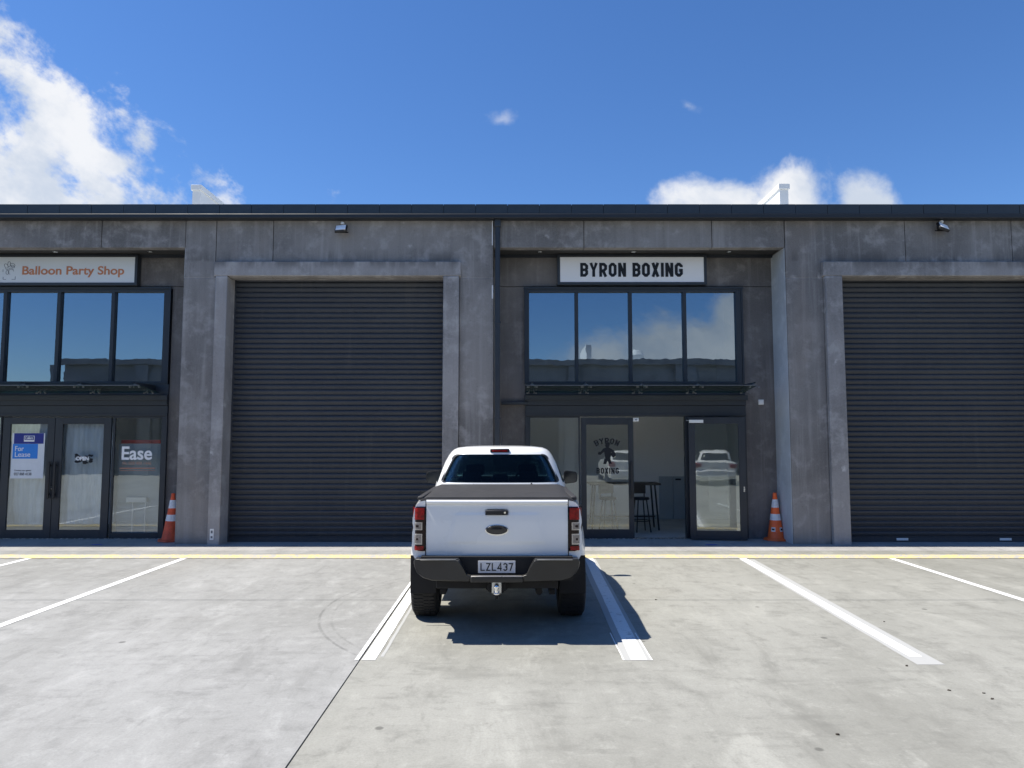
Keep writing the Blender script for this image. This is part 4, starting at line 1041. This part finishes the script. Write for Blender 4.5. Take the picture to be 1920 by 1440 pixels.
# black seal round the rear window
def rearY(x, z):
    for a_, b_ in zip(LV[:-1], LV[1:]):
        if z <= b_[0]:
            t_ = (z-a_[0])/(b_[0]-a_[0]); hw = a_[1]+(b_[1]-a_[1])*t_; yr = a_[2]+(b_[2]-a_[2])*t_; yf = a_[3]+(b_[3]-a_[3])*t_; hl = (yf-yr)/2
            q = min(.999, abs(x)/hw); return (yr+yf)/2-hl*(1-q**5)**.2+.05*q*q
    return .9
bm = bmesh.new(); o1 = scaled(rwin, 1.022); o2 = scaled(rwin, .972); n = len(o1)
R1 = [bm.verts.new((x, rearY(x, z)-.0015, z)) for x, z in o1]; R2 = [bm.verts.new((x, rearY(x, z)-.001, z)) for x, z in o2]
for i in range(n): bm.faces.new((R1[i], R1[(i+1) % n], R2[(i+1) % n], R2[i]))
link('window_seal', finish(bm, 60), M['black_plastic'], truck)
# cab interior
bobj('dashboard', [(-.66, .66, 2.0, 2.5, 1.1, 1.40)], M['seat'], truck, .05)
for sx, wdt, zt_, y in ((-.35, .25, 1.60, 1.62), (.35, .25, 1.60, 1.62), (-.36, .24, 1.53, .98), (0, .2, 1.50, .98), (.36, .24, 1.53, .98)):
    s = bpy.data.objects.new('seat', None); COL.objects.link(s); s.parent = truck; s.location = (sx, y, 0)
    bobj('headrest', [(-wdt/2, wdt/2, -.05, .05, zt_-.15, zt_)], M['seat'], s, .04, 3)
    bobj('seat_back', [(-.25 if y > 1.2 else -.18, .25 if y > 1.2 else .18, -.07, .07, 1.05, zt_-.17)], M['seat'], s, .05, 3)
bm = bmesh.new()
for k in range(20):
    a_ = 2*PI*k/20; c_ = 2*PI*(k+1)/20
    tube(bm, (.35+.17*math.cos(a_), 1.98, 1.33+.17*math.sin(a_)), (.35+.17*math.cos(c_), 1.98, 1.33+.17*math.sin(c_)), .016, 6)
link('steering_wheel', finish(bm, 60), M['seat'], truck)
bobj('cab_floor', [(-.74, .74, .72, 2.4, 1.36, 1.38)], M['seat'], truck)
# tonneau
bm = bmesh.new(); nx, ny = 24, 16; g = {}
for i in range(nx+1):
    for j in range(ny+1):
        x = -.765+1.53*i/nx; y = -.975+1.545*j/ny; e = min(1, (1-abs(x)/.765)/.06)
        g[i, j] = bm.verts.new((x*(1-.01*(1-j/ny)), y, 1.345+.022*smooth(e)+.03*j/ny+.002*math.sin(j*PI/4)))
for i in range(nx):
    for j in range(ny): bm.faces.new((g[i, j], g[i+1, j], g[i+1, j+1], g[i, j+1]))
for i in range(nx):
    a_, c_ = g[i, 0], g[i+1, 0]; p = bm.verts.new((a_.co.x, -.985, 1.325)); q = bm.verts.new((c_.co.x, -.985, 1.325)); bm.faces.new((p, q, c_, a_))
link('tonneau_cover', finish(bm, 60), M['tonneau'], truck)
for s_ in (-1, 1): bobj('tub_rail', [(s_*.765-.03, s_*.765+.03, -.95, .56, 1.335, 1.372)], M['tonneau'], truck, .01)
# tailgate
TW = .700
bm = bmesh.new(); nx, nz = 60, 44; g = {}; z0_, z1_ = .80, 1.342
for i in range(nx+1):
    for j in range(nz+1):
        x = -TW+2*TW*i/nx; z = z0_+(z1_-z0_)*j/nz; q = (z-z0_)/(z1_-z0_)
        y = -1.005-.012*math.sin(PI*q)-.022*smooth((q-.90)/.05)+.012*smooth((q-.985)/.02)
        y += .016*smooth((q-.06)/.05)*smooth((.88-q)/.06)*smooth((abs(x)-TW*.05)/.01)*0
        wdt = .40+.14*(1-q)      # pressed trapezoid
        pr = smooth((wdt-abs(x))/.05)*smooth((q-.20)/.06)*smooth((.78-q)/.05); y += -.006*pr
        y += .018*(x/TW)**2
        # handle pocket
        y += .03*smooth((.105-abs(x+.003))/.012)*smooth((.028-abs(z-1.222))/.012)
        g[i, j] = bm.verts.new((x, y, z))
for i in range(nx):
    for j in range(nz): bm.faces.new((g[i, j], g[i+1, j], g[i+1, j+1], g[i, j+1]))
def skirt(seq, dy):
    pr = None
    for v in seq:
        q = bm.verts.new((v.co.x, v.co.y+dy, v.co.z))
        if pr: bm.faces.new((pr[0], v, q, pr[1]))
        pr = (v, q)
skirt([g[i, nz] for i in range(nx+1)], .04); skirt([g[i, 0] for i in range(nx+1)], .05); skirt([g[0, j] for j in range(nz+1)], .05); skirt([g[nx, j] for j in range(nz+1)], .05)
tg = link('tailgate', finish(bm, 40), M['paint_white'], truck)
def oval(cx_, cz_, rx, rz, y0, y1, name, m, parent, seg=36, dome=.006):
    bm = bmesh.new(); prev = None
    for s, y in ((1.0, y0), (1.0, y1), (.93, y1-dome*.6), (.86, y1-dome*.5), (.5, y1-dome*.9), (.02, y1-dome)):
        rg_ = [bm.verts.new((cx_+rx*s*math.cos(2*PI*i/seg), y, cz_+rz*s*math.sin(2*PI*i/seg))) for i in range(seg)]
        if prev:
            for i in range(seg): bm.faces.new((prev[i], prev[(i+1) % seg], rg_[(i+1) % seg], rg_[i]))
        prev = rg_
    bm.faces.new(prev); return link(name, finish(bm, 50), m, parent)
oval(-.002, 1.052, .114, .051, -1.016, -1.030, 'oval_badge', M['chrome'], tg, dome=.002); oval(-.002, 1.052, .106, .044, -1.020, -1.0335, 'badge_face', M['badge'], tg)
hd = bobj('handle', [(-.113, .107, -1.040, -1.0, 1.200, 1.243)], M['black_plastic'], tg, .008, 3)
bm = bmesh.new(); tube(bm, (.078, -1.044, 1.222), (.078, -1.038, 1.222), .010, 12); link('key_barrel', finish(bm), M['chrome'], tg)
for s_ in (-1, 1): bobj('panel_seam', [(min(s_*(TW+.0005), s_*(TW+.0085)), max(s_*(TW+.0005), s_*(TW+.0085)), -.991, -.98, .80, 1.338)], M['chassis'], truck)
bobj('tailgate_gap', [(-TW-.006, TW+.006, -.983, -.97, .785, 1.33)], M['chassis'], truck)
# corner panels either side of the tailgate
# tail lights
for s_ in (-1, 1):
    tl = bpy.data.objects.new('tail_light', None); COL.objects.link(tl); tl.parent = truck
    def lamp(name, xa, xb, za, zb, y, dep, m, bev=.008):
        x_a, x_b = sorted((s_*xa, s_*xb)); return bobj(name, [(x_a, x_b, y, y+dep, za, zb)], m, tl, bev, 3)
    # housing follows the rounded corner
    bm = bmesh.new(); n = 9; P = []
    for z in (.842, .862, .90, 1.05, 1.20, 1.255, 1.275):
        row = []; ins = .012 if z in (.842, 1.275) else 0; bot = .03*smooth((.88-z)/.04)
        for i in range(n):
            t_ = i/(n-1); x = .708+t_*(.144-bot-.0); y = -1.008+.020*t_*t_+.12*smooth((t_-.62)/.38)**1.5+ins
            row.append(bm.verts.new((s_*x, y-.0, z)))
        row2 = bm.verts.new((s_*.708, -.95, z)); row3 = bm.verts.new((s_*(.800), -.86, z)); P.append([row2]+row+[row3])
    for a_, b_ in zip(P[:-1], P[1:]):
        for i in range(len(a_)-1): bm.faces.new((a_[i], a_[i+1], b_[i+1], b_[i]))
    bm.faces.new(P[0]); bm.faces.new(P[-1])
    link('lamp_housing', finish(bm, 45), M['lens_house'], tl)
    def curved(name, t0, t1, za, zb, off, m, hole=None):
        bm = bmesh.new(); rows = []
        for z in (za, zb):
            r_ = []
            for i in range(9):
                t_ = t0+(t1-t0)*i/8; r_.append((s_*(.708+t_*.144), -1.008+.020*t_*t_+.12*smooth((t_-.62)/.38)**1.5-off, z))
            rows.append(r_)
        f = [[bm.verts.new(p) for p in r_] for r_ in rows]; bk = [[bm.verts.new((p[0], p[1]+off+.01, p[2])) for p in r_] for r_ in rows]
        for i in range(8):
            bm.faces.new((f[0][i], f[0][i+1], f[1][i+1], f[1][i])); bm.faces.new((f[0][i], f[0][i+1], bk[0][i+1], bk[0][i])); bm.faces.new((f[1][i], f[1][i+1], bk[1][i+1], bk[1][i]))
        for i in (0, 8): bm.faces.new((f[0][i], f[1][i], bk[1][i], bk[0][i]))
        return link(name, finish(bm, 45), m, tl)
    curved('red_lens', .06, .97, 1.150, 1.262, .006, M['red_lens']); curved('red_lens', .10, .84, .852, .893, .006, M['red_lens'])
    curved('chrome_bezel', .20, .90, 1.048, 1.124, .006, M['bezel']); curved('chrome_bezel', .20, .90, .908, 1.012, .006, M['bezel'])
    curved('clear_lens', .29, .81, 1.058, 1.114, .011, M['clear_lens']); curved('clear_lens', .29, .81, .920, 1.000, .011, M['clear_lens'])
    curved('lens_core', .45, .65, 1.075, 1.097, .013, M['lens_house']); curved('lens_core', .48, .62, .950, .970, .013, M['lens_house'])
# step bumper
bp = bpy.data.objects.new('rear_bumper', None); COL.objects.link(bp); bp.parent = truck
yb0, yb1 = -1.20, -.93
Yb = TAXLE+yb0
def bx_(u): return (u-960)*Yb/F-TX
def bz_(v): return PZ(v, Yb)
for s_ in (-1, 1):
    c0 = bx_(931)
    prf = [(70, 1051), (153, 1051), (156, 1055), (154, 1066), (148, 1076), (136, 1086), (120, 1091), (50, 1093), (46, 1082.5), (56, 1080), (62, 1066)]
    pts = [(c0*0+s_*dx*Yb/F, bz_(v)) for dx, v in prf]
    bm = bmesh.new(); poly_extrude(bm, pts, yb0, yb1)
    for v in bm.verts:
        if abs(v.co.x) > .74: v.co.y += .12*smooth((abs(v.co.x)-.72)/.12)
        if v.co.y < -1.1 and v.co.z < bz_(1080): v.co.y += .05
    o = link('bumper_corner', finish(bm), M['bumper'], bp); add_bevel(o, .014, 4)
    bobj('step_pad', [(min(s_*.37, s_*.74), max(s_*.37, s_*.74), yb0+.03, yb1, bz_(1051)-.0+.001, bz_(1051)+.006)], M['black_plastic'], bp, .003)
bobj('bumper_bar', [(-.25, .25, yb0+.004, yb1, bz_(1093), bz_(1082))], M['bumper'], bp, .012, 3)
bobj('highlight_strip', [(-.245, .245, yb0-.002, yb0+.05, bz_(1082)+.001, bz_(1080.6))], M['bezel'], bp, .002)  # added pale strip, stands in for light catching the bar's top edge
for s_ in (-1, 1): bobj('highlight_strip', [(min(s_*.39, s_*.73), max(s_*.39, s_*.73), yb0+.004, yb0+.03, bz_(1051)+.001, bz_(1050)+.001)], M['edge'], bp, .002)  # added strips in paler grey, painting the light line along the corner tops
bobj('bumper_valance', [(-.74, .74, -1.08, -.98, bz_(1083)-.05, .80)], M['chassis'], bp)
bobj('side_bracket', [(-.82, -.76, -1.0, -.75, .62, .72)], M['chassis'], bp); bobj('side_bracket', [(.76, .82, -1.0, -.75, .62, .72)], M['chassis'], bp)
# plate
yp = -1.095; Yq = TAXLE+yp; pl0, pl1 = -.18, .18; pc = (931-960)*Yq/F-TX; pz0, pz1 = PZ(1074.5, Yq), PZ(1051.5, Yq)
pl = bobj('number_plate', [(-.181, .181, yp, yp+.006, pz0, pz1)], M['plate'], truck, .002)
ls, wd = octo('LZL437', .13, .52, .155)
place_strokes('plate_lettering', ls, .13, lambda x, z: (-.158+x/wd*.316, pz0+.022+z*(pz1-pz0-.044)), M['black_ink'], pl, .003, (0, yp, 0))
# tow bar
tb = bobj('tow_bar', [(-.60, .60, -1.0, -.90, .48, .60), (-.09, .09, -1.10, -.90, .47, .56)], M['chassis'], truck, .01)
bobj('tow_mount', [(-.046, .046, -1.135, -1.115, .46, .585)], M['steel'], tb, .006)
bm = bmesh.new(); lathe(bm, [(0, .05), (.018, .045), (.025, .03), (.025, .02), (.014, .0), (.014, -.03), (.03, -.034), (.03, -.045), (0, -.045)], 20); link('tow_ball', finish(bm, 50), M['chrome'], tb, (0, -1.165, .505))
bobj('ball_tongue', [(-.03, .03, -1.19, -1.11, .448, .462)], M['chassis'], tb); bobj('hitch_pin', [(-.012, .012, -1.15, -1.13, .41, .45)], M['chassis'], tb)
# brake light, antenna
bobj('high_brake_light', [(-.125, .115, .765, .86, 1.775, 1.822)], M['black_plastic'], truck, .012)
bobj('brake_lens', [(-.10, .09, .757, .764, 1.783, 1.805)], M['red_lens'], truck, .002)
bm = bmesh.new(); tube(bm, (0, 0, 0), (.004, .04, .20), .006, 6); tube(bm, (0, 0, -.03), (0, .01, .02), .022, 10, .010); link('antenna', finish(bm, 40), M['black_plastic'], truck, (.005, 1.35, 1.855))
bm = bmesh.new(); tube(bm, (-.32, .555, 1.388), (-.32, .60, 1.388), .010, 8); link('cab_fastener', finish(bm), M['seat'], truck)
bm = bmesh.new(); tube(bm, (.385, .545, 1.385), (.385, .60, 1.40), .012, 8); link('cab_fastener', finish(bm), M['seat'], truck)
# mirrors
for s_ in (-1, 1):
    mr = bpy.data.objects.new('door_mirror', None); COL.objects.link(mr); mr.parent = truck; mr.location = (s_*.985, 2.22, 1.395)
    bm = bmesh.new(); loops = []
    pts = roundpoly([(-.10, -.10), (.105, -.075), (.105, .075), (-.09, .10)], .05, 4)
    bm.free(); lp = [[(s_*p[0]*k, y, p[1]*k) for p in pts] for y, k in ((-.04, .96), (-.03, 1.0), (.02, .96), (.06, .75), (.085, .35))]
    me = smoothm(loops_solid(lp), 50); link('mirror_shell', me, M['black_plastic'], mr)
    bm = bmesh.new(); bm.faces.new([bm.verts.new((s_*p[0]*.86, -.0415, p[1]*.86)) for p in pts]); link('mirror_glass', finish(bm), M['mirror'], mr)
    bobj('mirror_arm', [(min(-s_*.24, -s_*.05), max(-s_*.24, -s_*.05), -.02, .03, -.09, -.04)], M['black_plastic'], mr, .01)
# wheels, chassis
for s_ in (-1, 1):
    wheel(truck, s_*.800, 0, RW, .29, s_); wheel(truck, s_*.79, WB, RW, .28, s_)
    bobj('mud_flap', [(s_*.785-.135, s_*.785+.135, -.50, -.49, .33, .72)], M['chassis'], truck)
    bobj('chassis_rail', [(s_*.50-.04, s_*.50+.04, -.92, 3.8, .48, .62)], M['chassis'], truck)
    bobj('wheel_liner', [(s_*.62-.02, s_*.62+.02, -.55, .55, .55, 1.0)], M['chassis'], truck)
    bobj('leaf_spring', [(s_*.56-.03, s_*.56+.03, -.7, .75, .36, .41)], M['chassis'], truck)
bm = bmesh.new(); tube(bm, (-.66, 0, RW), (.66, 0, RW), .05, 14); tube(bm, (-.02, -.16, RW), (-.02, .16, RW), .15, 18); link('rear_axle', finish(bm, 40), M['chassis'], truck)
bm = bmesh.new(); tube(bm, (0, -.35, .52), (0, -.35, .74), .36, 32); link('spare_wheel', finish(bm, 40), M['rubber'], truck)
bm = bmesh.new(); tube(bm, (.42, -.85, .42), (.42, 1.2, .45), .035, 12); link('exhaust', finish(bm, 40), M['chassis'], truck)
bobj('underbody', [(-.56, .56, -.65, 3.6, .50, .60)], M['chassis'], truck)
# door seams and handles on the sides
for s_ in (-1, 1):
    for y in (1.28, 2.35):
        bobj('door_handle', [(min(s_*.86, s_*.925), max(s_*.86, s_*.925), y-.24, y-.06, 1.10, 1.13)], M['paint_white'], truck, .008)
    bobj('side_step', [(min(s_*.72, s_*.92), max(s_*.72, s_*.92), .62, 2.58, .40, .45)], M['black_plastic'], truck, .015)
    bobj('head_light', [(min(s_*.52, s_*.80), max(s_*.52, s_*.80), 3.93, 4.02, .82, .98)], M['clear_lens'], truck, .02)
bobj('grille', [(-.48, .48, 3.98, 4.07, .72, 1.0)], M['black_plastic'], truck, .03); bobj('front_bumper', [(-.82, .82, 3.9, 4.12, .46, .70)], M['black_plastic'], truck, .06, 3)

# ------------------------------------------------------------------ white hatchback parked behind the camera (seen in the door glass)
def hatch(x, y, rz, label):
    t = thing('parked_car', label, 'car', (x, y, 0), rz)
    def prof(yy):
        hw = interp([(-.75, .78), (-.5, .86), (0, .88), (2.6, .88), (3.2, .80), (3.4, .65)], yy); zt = interp([(-.75, .95), (-.6, 1.0), (2.2, .98), (3.2, .80), (3.4, .65)], yy); zb = .26
        h = [(0, zb), (hw*.7, zb)]
        for i in range(8):
            z = zb+(zt-.08-zb)*i/8; h.append((hw-.05*(1-smooth((z-zb)/.15)), z))
        for k in range(5): a_ = PI/2*k/4; h.append((hw-.09+.09*math.cos(a_), zt-.08+.08*math.sin(a_)))
        h.append((0, zt)); return h
    bd = body_solid([-.76+i*.13 for i in range(33)], prof); cs = []
    for yc in (0, 2.55):
        bm = bmesh.new(); tube(bm, (-1.2, yc, .31), (1.2, yc, .31), .36, 32); bmesh.ops.recalc_face_normals(bm, faces=bm.faces); m_ = bpy.data.meshes.new('m'); bm.to_mesh(m_); bm.free(); cs.append(m_)
    link('body', smoothm(boolean(bd, cs), 38), M['paint_white'], t)
    lv = [(.93, .80, -.62, 2.2), (1.1, .75, -.52, 1.95), (1.25, .69, -.40, 1.65), (1.36, .63, -.28, 1.35), (1.41, .57, -.15, 1.15), (1.44, .45, 0, 1.0), (1.45, .2, .2, .8), (1.452, .05, .3, .7)]
    rw = roundpoly([(-.62, 1.02), (.62, 1.02), (.52, 1.33), (-.52, 1.33)], .06); sw_ = roundpoly([(-.3, 1.0), (1.75, 1.0), (1.1, 1.33), (-.1, 1.33)], .05)
    o_ = cab_solid(lv, 0, 48); link('cabin', smoothm(boolean(boolean(o_, [cab_solid(lv, .03, 48)]), [prism(rw, 'y', -1, .2), prism(rw, 'y', .9, 2.4), prism(sw_, 'x', -1.2, 1.2)]), 40), M['paint_white'], t)
    link('windows', smoothm(cab_solid(lv, .02, 48), 50), simple('dark_car_glass', (.02, .025, .03), .08), t)
    for s_ in (-1, 1):
        for yc in (0, 2.55): wheel(t, s_*.76, yc, .31, .20, s_)
        bobj('tail_light', [(min(s_*.58, s_*.84), max(s_*.58, s_*.84), -.80, -.70, .74, .90)], M['red_lens'], t, .02)
    bobj('rear_bumper', [(-.78, .78, -.86, -.70, .34, .62)], M['paint_white'], t, .05, 3); bobj('number_plate', [(-.18, .18, -.79, -.765, .66, .77)], M['plate'], t)
    return t
hatch(5.0, -3.4, PI, 'white hatchback parked behind the viewer and mirrored in the open gym door')

# ------------------------------------------------------------------ opposite warehouse (behind the camera, seen in the glass)
YO = -10.2
op = thing('warehouse_building', 'dark concrete warehouse row across the car park, mirrored in the upper windows', 'building', (0, YO, 0))
bobj('wall_panel', [(-24, 24, -.5, -.2, 0, 5.9)], M['opposite'], op); bobj('roof_edge', [(-24, 24, -.6, .1, 5.9, 6.2)], M['opposite'], op)
bobj('roof', [(-24, 24, -12, -.6, 5.9, 6.15)], M['roof_sheet'], op); bobj('rear_wall', [(-24, 24, -12.2, -12, 0, 6)], M['opposite'], op)
for k in range(-2, 3):
    xo = k*PITCHX-1.5
    bobj('roller_shutter', [(xo, xo+4, -.198, -.16, 0, 4.9)], M['slat'], op); bobj('pier', [(xo-.9, xo-.3, -.198, .0, 0, 5.88), (xo+4.3, xo+4.9, -.198, .0, 0, 5.88)], M['opposite'], op)
    bobj('shop_window', [(xo+5.3, xo+9.2, -.198, -.17, .1, 4.7)], simple('far_dark_glass', (.02, .03, .04), .1), op)
bobj('parapet_fin', [(3.9, 4.2, -6, -1.2, 6.0, 7.2)], M['fin'], op)
for x in (7.5, -9.5):
    v_ = thing('roof_vent', 'round louvred roof ventilator on the opposite warehouse roof' + (' nearer the gym side' if x > 0 else ' nearer the party shop side'), 'roof vent', (x, YO-4, 6.15), 0, 'roof vents across the car park')
    bm = bmesh.new(); lathe(bm, [(.4, 0), (.4, .4), (.6, .42), (.65, .7), (.5, .95), (.0, 1.05)], 20); link('cowl', finish(bm, 40), M['fin'], v_)

# ------------------------------------------------------------------ render
SC.render.engine = 'CYCLES'
SC.cycles.max_bounces = 10; SC.cycles.diffuse_bounces = 7; SC.cycles.glossy_bounces = 4; SC.cycles.transparent_max_bounces = 12
SC.cycles.use_denoising = True; SC.cycles.sample_clamp_indirect = 6
SC.render.resolution_x = 1024; SC.render.resolution_y = 768
